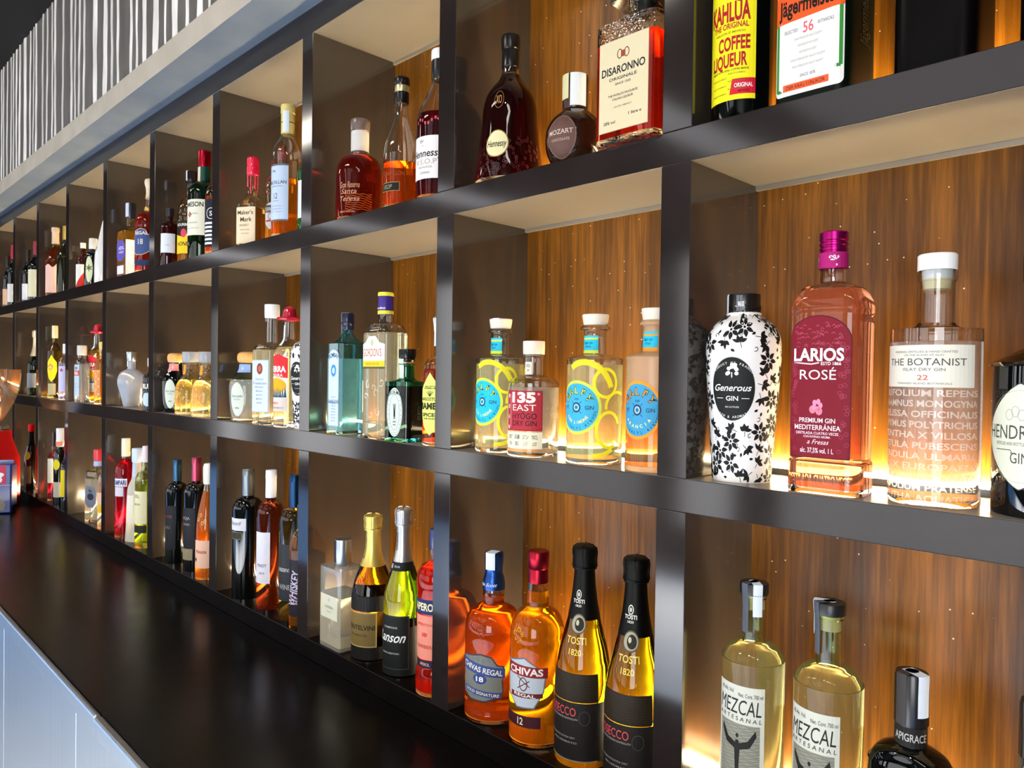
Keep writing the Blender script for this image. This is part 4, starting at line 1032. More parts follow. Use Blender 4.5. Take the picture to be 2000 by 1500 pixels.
def jag_art(A, W, H):
    A.rect(-.40 * W, .40 * W, -.46 * H, .0 * H, '#dedbd4', 1); g = '#2f7d2c'
    A.line([(-.455 * W, .0 * H), (-.455 * W, -.46 * H), (-.38 * W, -.46 * H)], .0035, g, .8); A.line([(.455 * W, .0 * H), (.455 * W, -.38 * H), (.38 * W, -.38 * H)], .0035, g, .8)
    A.poly([(-.5 * W, -.02 * H), (.5 * W, .0 * H), (.5 * W, .20 * H), (-.5 * W, .17 * H)], '#d8501a', 1.5); A.text('Jägermeister', 0, .085 * H, .10 * H, .88 * W, '#1c0d08', .03)
    A.text('SELECTED', -.25 * W, -.08 * H, .022 * H, .2 * W, '#777'); A.text('56', 0, -.075 * H, .07 * H, .15 * W, '#cf5a62', .01); A.text('BOTANICALS', .25 * W, -.07 * H, .022 * H, .22 * W, '#777')
    for i, w in enumerate((.4, .3, .25, .5, .45)): A.text('KRÄUTERLIKÖR NACH REZEPT', 0, (-.14 - .045 * i) * H, .014 * H, w * W, '#a9a39a')
    A.text('SINCE 1878', 0, -.385 * H, .02 * H, .22 * W, '#777'); A.poly([(-.36 * W, -.47 * H), (.30 * W, -.47 * H), (.30 * W, -.425 * H), (-.36 * W, -.425 * H)], '#e2562a', 2); A.text('DER KRÄUTERLIKÖR', -.03 * W, -.448 * H, .024 * H, .56 * W, '#3a1408')
    A.ring(0, .31 * H, .24 * W, .14 * H, .005, '#9b8d5c', 2); A.ell(0, .31 * H, .16 * W, .10 * H, '#16351c', 2)
bottle('jager', 'liqueur_bottle', 'square dark green herbal liqueur bottle with white and orange label',
       [(0, .97), (.01, 1.0), (.66, 1.0)] + shoulder(.68, .80, .36, 'round')[1:] + [(.82, .34), (.9, .33)], pm('dark_green_glass', '#040d06', .38, spec=.12), n=7,
       parts=[('cap', [(.88, .35), (.89, .40), (1, .39)], glossy('#123d1c'))],
       labels=[dict(z=(.03, .63), w=1.86, sh='round', c='#e2dfd8', f=jag_art), dict(n='embossed_text', z=(.1, .6), w=1.2, c=None, c0=.25, t=[('Jägermeister', 0, .5, .16, 1.5, pm('dark_emboss', '#1a1f19', .25), {'r': 90})])])
bottle('blackA', 'liqueur_bottle', 'big plain black square bottle beside the herbal liqueur with the orange band', [(0, .98), (.01, 1), (.70, 1)] + shoulder(.72, .82, .36, 'round')[1:] + [(.9, .34)], pm('black_bottle', '#060404', .3, spec=.08), n=6, parts=[('cap', [(.88, .35), (1, .38)], glossy('#0c0c0c'))])
bottle('blackB', 'liqueur_bottle', 'black bottle cut off by the picture edge at the end of the top row', [(0, .98), (.01, 1), (.70, 1)] + shoulder(.72, .82, .36, 'round')[1:] + [(.9, .34)], pm('black_bottle', '#060404', .3, spec=.08), n=5, parts=[('cap', [(.88, .35), (1, .38)], glossy('#0c0c0c'))])
# ---- top row, second pigeonhole
def grape(surf_bm=None):
    pass
bottle('xo', 'cognac_bottle', 'dark red cognac decanter with flared base, black stopper and small cream oval label',
       [(0, .98), (.01, 1), (.10, .99), (.25, .90), (.40, .82), (.52, .78), (.60, .68), (.66, .50), (.70, .36), (.74, .27), (.76, .255), (.78, .25), (.80, .25)], glass('#f6efe8'), liq('#3c0404', 1.36), .735, seg=64,
       parts=[('stopper', [(.785, .24), (.79, .26), (.90, .26), (.905, .245), (.91, .27), (.98, .285), (1, .26)], glossy('#100e0e'), {'smooth': False})],
       labels=[dict(z=(.15, .33), w=.78, sh='ell', c='#e3d9a6', border='#8a6a2c', bw=.93, c0=.06, t=[('Hennessy', 0, .5, .24, .84, '#1a1612', {'s': .2})]),
               dict(n='embossed_emblem', z=(.47, .59), w=.42, c=None, c0=.06, t=[('XO', 0, .5, .45, .55, '#a87c4c')], f=lambda A, W, H: A.ring(0, 0, W * .45, H * .48, .0008, '#8f6238', 0)),
               dict(n='embossed_vines', z=(.0, .30), w=3.6, c=None, c0=.1, off=.0002, f=lambda A, W, H: [A.ring(rd.uniform(-.5, .5) * W, rd.uniform(-.48, .48) * H * rd.uniform(.6, 1), .0022, .0026, .0006, pm('vine_emboss', '#5c2c2c', .15), 0, 7) for rd in [random.Random(8)] for _ in range(170)])])
bottle('mozart', 'liqueur_bottle', 'round bronze-brown chocolate liqueur bottle with paper seal',
       [(0, .55), (.01, .62), (.08, .80), (.20, .96), (.32, 1), (.44, .95), (.54, .78), (.60, .58), (.64, .44), (.66, .40)], pm('bronze_brown_glass', '#2a160b', .1, 0, .25, 1.4, .5),
       parts=[('cap', [(.64, .41), (.65, .43), (.98, .44), (1, .41)], glossy('#35211c'))],
       labels=[dict(z=(.07, .52), w=1.15, sh='ell', c='#5b4038', border='#76584c', bw=.93, c0=.03, t=[('MOZART', 0, .60, .11, .8, '#c4b0a0'), ('CHOCOLATE', 0, .42, .06, .6, '#ad9888')])],
       strip=[(-12, .74, .34, '#cfc795', .44, 1.0, .44), (55, .66, .55, '#e9ece8', .44, 1.0, .44)])
def dis_art(A, W, H):
    k = '#1d1a22'
    for x in (-.07, .07): A.ring(x * W, .33 * H, .0042, .0062, .0013, '#6b3a2a', 1, 14)
    A.rect(-.045 * W, .045 * W, .29 * H, .36 * H, '#8a3c2c', 1.5)
    A.text('DISARONNO', 0, .165 * H, .085 * H, .88 * W, k, .02); A.text('ORIGINALE', 0, .07 * H, .033 * H, .56 * W, k); A.text('SINCE 1525', 0, .01 * H, .024 * H, .32 * W, k)
    A.text("THE WORLD'S FAVOURITE", 0, -.11 * H, .024 * H, .6 * W, k); A.text('ITALIAN LIQUEUR', 0, -.155 * H, .024 * H, .42 * W, k); A.text('LIKÖR AMARO', 0, -.24 * H, .018 * H, .36 * W, '#6d6658')
    A.text('28% vol', -.27 * W, -.40 * H, .033 * H, .24 * W, k); A.text('1 litre e', .25 * W, -.345 * H, .033 * H, .26 * W, k)
dm = bottle('disar', 'liqueur_bottle', 'square amaretto bottle of red-amber liqueur with cream label and square black stopper',
       [(0, .98, .96, 9), (.01, 1, 1, 9), (.01, 1, 1, 9), (.655, 1, 1, 9), (.69, .97, .97, 7), (.72, .85, .90, 5), (.745, .62, .80, 3), (.76, .40, .74, 2), (.765, .37, .70, 2), (.78, .36, .68, 2), (.86, .36, .68, 2)],
       pm('hammered_glass', '#fffdf0', .03, 0, 1, 1.45, bump=(120, .5, .003)), liq('#d62a08', 1.36), .60, n=9,
       parts=[('stopper_neck', [(.80, .3), (.87, .3)], glossy('#222'), {'smooth': False}), ('stopper', [(.868, .74), (.872, .76), (1.0, .74), (1.005, .70)], glossy('#17181c'), {'smooth': False, 'sq': 9, 'rb': 1.0})],
       labels=[dict(z=(.065, .60), w=1.60, c='#d6c7a0', border='#bda878', bw=.985, f=dis_art), dict(n='stopper_label', on='stopper', z=(.885, .985), w=1.3, c=None, t=[('DISARONNO', 0, .5, .6, .9, '#c9b98a')])])
# ---- top row, third pigeonhole
def rum_art(A, W, H):
    k = '#c88c6a'
    A.text('Gran Reserva', -.1 * W, .2 * H, .14 * H, .5 * W, k, 0, .3); A.text('Santa', -.12 * W, .05 * H, .12 * H, .4 * W, k, 0, .3); A.text('Teresa', -.1 * W, -.12 * H, .12 * H, .5 * W, k, 0, .3)
    for i in range(8): A.line([(-.2 * W + .05 * W * j, (-.02 - .05 * i + .012 * math.sin(j * 1.6 + i)) * H) for j in range(14)], .0006, '#d0641e', 0)
    A.text('RON DE VENEZUELA', -.15 * W, -.42 * H, .04 * H, .4 * W, k)
bottle('rum', 'rum_bottle', 'round-shouldered bottle of dark red rum with a clear top and white neck wrap',
       [(0, .95), (.01, 1), (.40, 1)] + shoulder(.42, .66, .38, 'round', 8)[1:] + [(.69, .36), (.90, .35)], glass('#fff2e6'), liq('#8e1a06', 1.36), .655,
       parts=[('neck_wrap', [(.69, .375), (.70, .385), (.875, .385), (.88, .375)], pm('white_wrap', '#cfcac4', .4)), ('stopper', [(.885, .36), (.89, .42), (.99, .42), (1, .38)], pm('stopper_plastic', '#8d7a74', .2, 0, .5))],
       labels=[dict(n='printed_text', z=(.04, .45), w=1.8, c=None, f=rum_art, c0=-.01)])
bottle('martell', 'cognac_bottle', 'slender-necked brandy bottle a third full of orange brandy',
       [(0, .96), (.01, 1), (.36, 1), (.42, .985), (.50, .90), (.58, .72), (.66, .50), (.72, .40), (.80, .37), (.9, .36)], glass('#fdfaf2'), liq('#e8640a', 1.36), .34,
       parts=[('neck_band', [(.80, .385), (.805, .40), (.88, .40), (.885, .39)], glossy('#0d0b0b')), ('gold_band', [(.887, .40), (.89, .41), (.93, .41), (.935, .40)], foil('#d8cfa0', .3)), ('cap', [(.935, .40), (.94, .43), (.985, .43), (1, .38)], glossy('#15090c'))],
       labels=[dict(z=(.12, .185), w=1.25, c='#100d0b', border='#a88c4a', bw=.9, t=[('VSOP', -.1, .5, .5, .5, '#8d8468', {'s': .2})], c0=-.04), dict(n='printed_text', z=(.22, .28), w=1.4, c=None, t=[('CHATILLON', 0, .5, .5, .9, '#8a3c08')])])
bottle('vsop', 'cognac_bottle', 'cognac bottle of deep red spirit with white label, cut off by the pillar',
       [(0, .96), (.01, 1), (.48, 1), (.54, .97), (.60, .88), (.67, .68), (.74, .48), (.78, .40), (.84, .37), (.9, .36)], glass('#fbf6ee'), liq('#5c0414', 1.36), .56,
       parts=[('neck_foil', [(.80, .38), (.805, .40), (.93, .39)], glossy('#0e0b0b')), ('cap', [(.93, .36), (.935, .41), (.99, .41), (1, .38)], glossy('#ece6de'))],
       labels=[dict(z=(.125, .40), w=1.8, c='#ece6e2', t=[('❦', -.1, .85, .14, None, '#8a8478'), ('Hennessy', 0, .60, .17, .9, '#15120f', {'s': .15}), ('V.S.O.P', 0, .40, .12, .62, '#b0a190'), ('PRIVILEGE', 0, .27, .05, .4, '#9a9086'), ('COGNAC', 0, .14, .05, .3, '#6f665c')]),
               dict(n='embossed_crest', z=(.44, .55), w=1.3, c=None, f=lambda A, W, H: [A.ell((-.35 + .12 * k) * W, .15 * H * math.sin(k * 1.3), .002, .003, pm('red_emboss', '#b8404e', .2), 0, 9) for k in range(7)])])
# ---- top row, fourth pigeonhole
def mac_art(A, W, H):
    k = '#4a4a50'
    A.rect(-.5 * W, .5 * W, .47 * H, .5 * H, '#5a5a62', 1); A.rect(-.5 * W, .5 * W, -.5 * H, -.475 * H, '#5a5a62', 1)
    A.text('The', -.1 * W, .38 * H, .05 * H, .2 * W, k, 0, .3); A.text('MACALLAN', 0, .18 * H, .06 * H, .86 * W, k, .01); A.text('HIGHLAND SINGLE MALT', 0, .11 * H, .02 * H, .6 * W, '#8c8c94'); A.text('12', 0, -.06 * H, .10 * H, .18 * W, k, 0)
    A.text('YEARS OLD', 0, -.15 * H, .02 * H, .3 * W, '#8c8c94')
    for i in range(3): A.text('SHERRY OAK CASKS MATURED', 0, (-.24 - .05 * i) * H, .014 * H, .5 * W, '#9c9ca4')
bottle('macallan', 'whisky_bottle', 'tall single malt bottle with pale blue label and cream capsule',
       [(0, .96), (.01, 1), (.54, 1), (.56, 1)] + [(.60, 1.0), (.64, .98), (.68, .88), (.72, .70), (.76, .50), (.78, .43), (.80, .41), (.9, .40)], glass('#fdf8e8'), liq('#f08c14', 1.36), .43,
       parts=[('capsule', [(.775, .42), (.78, .43), (.93, .43), (.935, .42), (.94, .46), (.99, .46), (1, .43)], pm('cream_capsule', '#d9c678', .4), {'smooth': False}), ('capsule_band', [(.862, .433), (.863, .44), (.868, .44), (.869, .433)], foil('#6a6430'), {'smooth': False})],
       labels=[dict(z=(.115, .535), w=1.75, c='#bccbe2', f=mac_art, c0=.0)], strip=(30, .79, .4, '#dbe4f0', .45, .945, .43), rz=4)
def chiv_art(A, W, H):
    A.poly([(-.5 * W, .12 * H), (.5 * W, .12 * H), (.46 * W, .36 * H), (-.5 * W, .40 * H)], '#3a3436', 1); A.text('CHIVAS REGAL', 0, .24 * H, .14 * H, .9 * W, '#c9c0b8', .02)
    A.ring(-.1 * W, -.02 * H, .006, .008, .0016, '#7a2a30', 1); A.rect(-.4 * W, .4 * W, -.22 * H, -.16 * H, '#a01c28', 1)
CHV = [(0, .93), (.015, 1), (.42, 1), (.50, .985)] + shoulder(.52, .72, .42, 'round', 8)[1:] + [(.735, .40), (.745, .43), (.80, .41), (.86, .36)]
bottle('chivasA', 'whisky_bottle', 'blended whisky bottle with dark red cap, between the wax-sealed and the tall malt bottles',
       CHV, glass('#fdf3d8'), liq('#ffc21a', 1.36), .30, parts=[('cap', [(.855, .38), (.86, .42), (.92, .42), (.925, .44), (.99, .44), (1, .40)], glossy('#5c1420'))],
       labels=[dict(z=(.15, .42), w=1.5, c='#b9b6b2', sh='shield', f=chiv_art)])
def wax(bm, surf, mats, A, H): pass
mk = bottle('maker', 'bourbon_bottle', 'bourbon bottle with dripping red wax seal and cream paper label',
       [(0, .97), (.01, 1), (.40, 1), (.44, .97)] + shoulder(.44, .62, .40, 'slope', 6)[1:] + [(.64, .36), (.95, .34)], glass('#fdf6d8'), liq('#c98a3a', 1.36), .42, n=5,
       parts=[('wax_seal', [(.80, .41), (.81, .46), (.86, .47), (.90, .46), (.905, .44), (.93, .46), (.985, .45), (1, .40)], pm('red_wax', '#e01840', .25, coat=.4))],
       labels=[dict(z=(.03, .43), w=1.70, c='#e7d3b0', t=[("Maker's", 0, .85, .11, .8, '#3b2a20'), ('Mark', .05, .66, .12, .6, '#3b2a20'), ('WHISKY', -.05, .50, .06, .5, '#8a7058'), ('Kentucky', 0, .38, .04, .5, '#a89070'), ('bourbon', 0, .28, .04, .4, '#a89070')])])
bm = bmesh.new(); rd = random.Random(2)
for k in range(9):
    a = k * 2 * PI / 9 + rd.uniform(-.2, .2); ln = rd.uniform(.015, .045); H_ = POS['maker'][5]; r0 = POS['maker'][3] * .40
    for j in range(8):
        t = j / 7; z = H_ * .815 - ln * t; rr = r0 - .0008 * t; q = bmesh.ops.create_uvsphere(bm, u_segments=8, v_segments=5, radius=.0014 + .0008 * (j == 7))
        for v in q['verts']: v.co.z *= 2.2; v.co += Vector((rr * math.cos(a), rr * math.sin(a), z))
dr = mesh_obj('wax_drips', bm, pm('red_wax', '#e01840', .25, coat=.4)); dr.parent = mk
bottle('green4', 'whisky_bottle', 'green bottle with white label just showing past the tall malt bottle, by the pillar', [(0, .96), (.01, 1), (.62, 1)] + shoulder(.64, .80, .38, 'round', 6)[1:] + [(.9, .36)], pm('green_bottle_glass', '#1c6a2a', .05, 0, .6, 1.4),
       parts=[('cap', [(.88, .38), (1, .40)], glossy('#1c6a2a'))], labels=[dict(z=(.15, .58), w=1.7, c='#d8dde4')])
# ---- top row, fifth pigeonhole
bottle('dark5', 'rum_bottle', 'small dark red bottle with plain white label, at the foot of the divider', [(0, .96), (.01, 1), (.60, 1)] + shoulder(.62, .76, .40, 'round', 5)[1:] + [(.9, .38)], pm('dark_red_glass', '#3a0606', .03, 0, .5, 1.4),
       parts=[('cap', [(.86, .42), (.99, .43), (1, .4)], glossy('#1b1a20'))], labels=[dict(z=(.22, .55), w=1.7, c='#dfe4f2', t=[('~', 0, .4, .1, .3, '#556')])])
bottle('honey', 'bourbon_bottle', 'honey bourbon bottle with yellow label and black ringed cap, behind the small dark red bottle', CHV, glass('#f3e8c8'), liq('#e8b01a', 1.36), .22,
       parts=[('cap', [(.82, .40), (.83, .43), (.87, .43), (.875, .40), (.88, .44), (.92, .44), (.925, .42), (.99, .42), (1, .38)], glossy('#14060a'), {'smooth': False})],
       labels=[dict(z=(.12, .46), w=1.8, c='#1c1410', f=lambda A, W, H: (A.poly([(-.5 * W, -.5 * H), (.5 * W, -.5 * H), (.5 * W, .05 * H), (.2 * W, .12 * H), (-.1 * W, .02 * H), (-.5 * W, .1 * H)], '#f2c81c', 1), A.ell(0, .12 * H, .009, .012, '#c9405a', 1.5), A.text('HONEY', 0, -.2 * H, .12 * H, .7 * W, '#1c1410', .02, .3), A.text('BOURBON', 0, .38 * H, .08 * H, .7 * W, '#e9e2d2', .02)))], strip=(-40, .9, .3, '#e9ecef', .43, 1.0, .43))
bottle('jameson', 'whiskey_bottle', 'green Irish whiskey bottle with red capsule and cream label', [(0, .96), (.01, 1), (.54, 1)] + shoulder(.56, .72, .40, 'round', 8)[1:] + [(.74, .385), (.94, .36)], pm('green_bottle_glass', '#14361a', .02, 0, .85, 1.42),
       parts=[('neck_foil', [(.70, .41), (.71, .405), (.855, .385)], glossy('#0c3a30')), ('cap', [(.855, .39), (.86, .40), (.99, .40), (1, .36)], foil('#a31226', .25))],
       labels=[dict(z=(.21, .535), w=1.75, c='#e8e6cf', t=[('JAMESON', 0, .86, .13, .92, '#2a2d28', {'b': .02}), ('❖', -.1, .58, .12, None, '#9b3522'), ('IRISH', .15, .6, .03, .2, '#777'), ('WHISKEY', 0, .35, .035, .5, '#888'), ('TRIPLE DISTILLED', 0, .2, .025, .6, '#999')]),
               dict(n='neck_label', on='neck_foil', z=(.71, .85), w=.4, c='#d8d6bc', c0=-.05), dict(n='neck_seal', z=(.705, .76), w=.5, sh='ell', c='#dccaa0', border='#b04a32', off=.0012, c0=-.06)])
bottle('jb5', 'whiskey_bottle', 'amber whiskey bottle with black label of white bars, beside the green whiskey bottle', [(0, .96), (.01, 1), (.60, 1)] + shoulder(.62, .82, .40, 'round', 6)[1:] + [(.9, .38)], glass('#ffe4b0'), liq('#d8660c', 1.36), .66,
       parts=[('cap', [(.88, .4), (1, .42)], glossy('#151515'))], labels=[dict(z=(.08, .62), w=1.6, c='#0f1420', f=lambda A, W, H: ([A.rect(-.45 * W, .35 * W, (-.45 + .085 * k) * H, (-.405 + .085 * k) * H, '#e9ecee', 1) for k in range(6)], A.ring(0, .2 * H, .28 * W, .12 * H, .0016, '#e9ecee', 1), A.text('S', 0, .2 * H, .1 * H, None, '#e9ecee')))])
# ---- top row, sixth pigeonhole
bottle('purple', 'tequila_bottle', 'square amber bottle with purple front label and white side label', [(0, .97), (.01, 1), (.52, 1)] + shoulder(.54, .70, .40, 'round', 7)[1:] + [(.72, .38), (.84, .36)], glass('#f7ecc0'), liq('#e8a82a', 1.36), .62, n=7,
       parts=[('cap', [(.80, .40), (.81, .44), (.99, .43), (1, .38)], glossy('#161826'))], strip=(0, .82, .6, '#cdd8f4', .44, 1.0, .44),
       labels=[dict(z=(.22, .50), w=1.7, sh='hex', c='#574aa0', t=[('AZUL', .1, .62, .14, .7, '#d8d0f0', {'b': .03}), ('AÑEJO', .1, .42, .1, .6, '#d8d0f0')]), dict(n='lower_label', z=(.04, .17), w=1.5, c='#efeae8', border='#4a3a6a', bw=.85),
               dict(n='side_label', z=(.04, .50), w=1.75, c='#f6f3ea', c0=.25, f=lambda A, W, H: A.line([(-.15 * W, -.3 * H), (-.05 * W, -.1 * H), (-.1 * W, .15 * H), (-.2 * W, .3 * H)], .0012, '#4a4438'))])
bottle('royal', 'whisky_bottle', 'deep red whisky bottle with blue crest label and white-topped stopper, by the pillar', [(0, .96), (.01, 1), (.36, 1), (.46, .98)] + shoulder(.48, .66, .34, 'round', 8)[1:] + [(.68, .30), (.80, .28)], glass('#ffdcc0'), liq('#c0280c', 1.36), .62,
       parts=[('neck_foil', [(.66, .33), (.67, .36), (.70, .30)], foil('#c9a85c')), ('stopper', [(.78, .2), (.80, .26), (.84, .22), (.90, .24), (.95, .34), (.99, .30), (1, .2)], pm('ivory_stopper', '#e8d8b8', .3))],
       labels=[dict(z=(.18, .46), w=1.7, sh='crest', c='#3a4a7a', border='#c9b48a', t=[('REGAL', 0, .82, .12, .7, '#e4dccb', {'b': .03}), ('18', 0, .5, .2, .25, '#e4dccb')]), dict(n='lower_label', z=(.07, .13), w=1.6, c='#1c2a4a')])
# ---- top row, far pigeonholes
bottle('red7', 'liqueur_bottle', 'low brown bottle with slanting white and red label, left of the oval-labelled one', [(0, .95), (.01, 1), (.55, 1)] + shoulder(.56, .72, .4, 'round', 5)[1:] + [(.9, .38)], pm('brown_glass', '#4a1a08', .04, 0, .6, 1.4),
       parts=[('cap', [(.88, .4), (1, .42)], glossy('#e6e2da'))], labels=[dict(z=(.04, .52), w=1.6, c='#e7e2da', f=lambda A, W, H: A.poly([(-.5 * W, -.5 * H), (.5 * W, -.5 * H), (.5 * W, .2 * H)], '#c22a1c', 1))])
bottle('oval7', 'liqueur_bottle', 'low black bottle with upright cream oval label and white cap', [(0, .95), (.01, 1), (.55, 1)] + shoulder(.56, .74, .42, 'round', 5)[1:] + [(.8, .4)], DARK,
       parts=[('cap', [(.78, .42), (.8, .5), (.99, .48), (1, .42)], glossy('#e9e6d8'))], labels=[dict(z=(.06, .62), w=.95, sh='ell', c='#dcdcb0', border='#5c5a3c', bw=.9, t=[('✶', 0, .55, .25, None, '#5c5a3c')])])
bottle('white7', 'liqueur_bottle', 'white pointed bottle with long tapering shoulders, by the pillar', [(0, .95), (.01, 1), (.45, .96), (.7, .6), (.9, .3), (1, .12)], pm('white_glazed_bottle', '#eeeae4', .12, coat=.5), labels=[dict(n='printed_text', z=(.5, .6), w=.9, c=None, t=[('NUVO', 0, .5, .6, .8, '#555')])])
bottle('gold8', 'wine_bottle', 'golden wine bottle with pink label and pale capsule', [(0, .95), (.01, 1), (.48, 1)] + shoulder(.5, .78, .36, 'slope')[1:] + [(.9, .35)], glass('#e0c890'), liq('#a8480a', 1.36), .72,
       parts=[('capsule', [(.76, .40), (.77, .38), (.93, .37), (.935, .42), (.99, .42), (1, .38)], glossy('#dcc0a0'))], labels=[dict(z=(.05, .46), w=1.6, c='#e8bcae', sh='wavy')])
bottle('green8', 'wine_bottle', 'dark olive bottle in front of the golden wine with the pink label', [(0, .95), (.01, 1), (.45, .98)] + shoulder(.5, .8, .38, 'slope')[1:] + [(.9, .36)], pm('olive_glass', '#2a2a0c', .04, 0, .6, 1.4), parts=[('capsule', [(.8, .40), (.99, .4), (1, .36)], foil('#b89a4a'))])
for kk, lb, cap_, lc in (('w9a', 'dark wine bottle with white label, far along the top row behind its red-capped neighbour', '#16100e', '#e2e2e6'), ('w9b', 'dark wine bottle with dull red capsule and tall cream label', '#8a1e2c', '#e3dcb8'),
                         ('w10a', 'dark bottle with peach label in the farthest top pigeonhole shown', '#1a1212', '#d8b494'), ('w10b', 'dark bottle with bright red capsule in the farthest top pigeonhole shown', '#b0102c', '#e6e2da')):
    bottle(kk, 'wine_bottle', lb, [(0, .95), (.01, 1), (.55, 1)] + shoulder(.58, .76, .40, 'slope')[1:] + [(.94, .38)], DARK, parts=[('capsule', [(.78, .41), (.99, .41), (1, .36)], glossy(cap_))], labels=[dict(z=(.06, .36 if kk != 'w9b' else .52), w=1.7, c=lc)], seg=32)
# ---- bottom row, first pigeonhole
def mez_art(A, W, H):
    k = '#22221e'
    A.text('42 Alc. Vol.', -.24 * W, .455 * H, .028 * H, .32 * W, k, 0, .1); A.text('Net. Cont. 700 ml', .24 * W, .44 * H, .028 * H, .46 * W, k, 0, .1)
    A.text('MEZCAL', 0, .355 * H, .105 * H, .88 * W, k, .0, .15); A.text('A R T E S A N A L', 0, .27 * H, .03 * H, .9 * W, k, 0, .1)
    A.rect(-.42 * W, .42 * W, -.17 * H, .235 * H, '#8d8b7c', .7)
    rd = random.Random(5)
    for i in range(26):
        z0 = (-.165 + .39 * i / 25) * H; A.line([(-.42 * W + .84 * W * j / 14, z0 + .0007 * math.sin(j * 1.3 + i * 2.1)) for j in range(15)], .00035, '#3a392f', 1)
    # winged figure
    A.poly([(-.03 * W, -.13 * H), (.03 * W, -.13 * H), (.055 * W, .06 * H), (.03 * W, .12 * H), (-.03 * W, .12 * H), (-.055 * W, .06 * H)], '#1b1a16', 2); A.ell(0, .15 * H, .0018, .0026, '#1b1a16', 2, 10)
    for s in (-1, 1): A.poly([(s * .04 * W, .10 * H), (s * .2 * W, .125 * H), (s * .34 * W, .205 * H), (s * .36 * W, .165 * H), (s * .24 * W, .08 * H), (s * .05 * W, .055 * H)][::s], '#1b1a16', 2)
    A.text('NUESTRA', -.1 * W, -.24 * H, .05 * H, .5 * W, k); A.text('SOLEDAD', -.1 * W, -.32 * H, .05 * H, .5 * W, k); A.text('ESPADIN', .1 * W, -.42 * H, .035 * H, .4 * W, k)
def mezcal(key, label, side, rz, c0):
    return bottle(key, 'mezcal_bottle', label, [(0, .95), (.01, 1), (.66, 1)] + shoulder(.67, .775, .40, 'round', 8)[1:] + [(.785, .37), (.93, .34), (.935, .36), (.94, .40), (.955, .43), (.965, .43)], glass('#f2ffd8'), liq('#faf6a8', 1.345, .93), .775,
        parts=[('cap', [(.955, .36), (.958, .45), (.995, .46), (1, .44)], pm('matt_black_cap', '#161616', .35), {'smooth': False}), ('cork', [(.90, .30), (.955, .33)], pm('cork', '#e2cf9a', .7), {'smooth': False})],
        labels=[dict(z=(.10, .635), w=1.68, c='#d2d1c0', f=mez_art, c0=c0)], rz=rz,
        strip=[(-18 if side else -34, .815, .24, pm('grey_striped_seal', '#30323c', .4) and '#4b4e58', .455, 1.0, .40), (38 if side else -75, .88, .30, '#dfe8f0', .455, 1.0, .42)])
mezcal('mezcal1', 'mezcal bottle with winged figure label, the nearer to the pillar of the two', 1, 4, -.01)
mezcal('mezcal2', 'mezcal bottle with winged figure label, beside the broad-shouldered black bottle', 0, 0, -.02)
BSH = [(0, .95), (.015, 1), (.58, 1), (.63, .97), (.67, .85), (.695, .62), (.71, .42), (.715, .37), (.72, .36), (.90, .34)]
def black(key, label):
    return bottle(key, 'gin_bottle', label, BSH, DARK, n=3.2, parts=[('cap', [(.715, .38), (.72, .39), (.80, .39), (.802, .42), (.985, .41), (1, .38)], glossy('#1b1918'), {'smooth': False})],
        labels=[dict(n='cap_label', on='cap', z=(.72, .795), w=1.1, c='#1a1817', t=[('APIGRACE', .1, .5, .4, .8, '#b9b4aa')]), dict(z=(.08, .5), w=1.5, sh='ell', c='#0e1512', border='#343c44', bw=.9, f=lambda A, W, H: [A.poly([(.1 * W, .0), (.14 * W, .16 * H), (.22 * W, .02 * H)], '#7fae2c', 2), A.poly([(.1 * W, 0), (.26 * W, .08 * H), (.28 * W, -.04 * H)], '#5c8a20', 2)])],
        strip=[(-20, .80, .30, '#3a3533', .415, 1.0, .405), (60, .84, .34, '#e2e8ef', .42, 1.0, .41)])
black('black1', 'broad-shouldered glossy black bottle with paper seal, beside the second mezcal')
black('black2', 'broad-shouldered glossy black bottle half cut off at the shelf end of the bottom row')
# ---- bottom row, second pigeonhole
def c18_art(A, W, H):
    A.poly([(-.5 * W, .12 * H), (.5 * W, .0), (.5 * W, .2 * H), (-.5 * W, .36 * H)], '#33457c', 1); A.text('CHIVAS REGAL', 0, .17 * H, .11 * H, .9 * W, '#e9e3d2', .02, 0, -.14)
    A.ell(-.02 * W, -.03 * H, .15 * W, .1 * H, '#2c3c74', 1.5); A.text('18', -.02 * W, -.03 * H, .1 * H, .16 * W, W_, .02); A.poly([(-.42 * W, -.34 * H), (.42 * W, -.42 * H), (.42 * W, -.30 * H), (-.42 * W, -.22 * H)], '#33457c', 1); A.text('GOLD SIGNATURE', 0, -.32 * H, .06 * H, .76 * W, '#e9e3d2', .01, 0, -.1)
    for k in range(6): A.ring((-.3 + .12 * k) * W, (.38 - .03 * (k % 2)) * H, .0028, .0028, .0006, '#4a4a52', 1, 9)
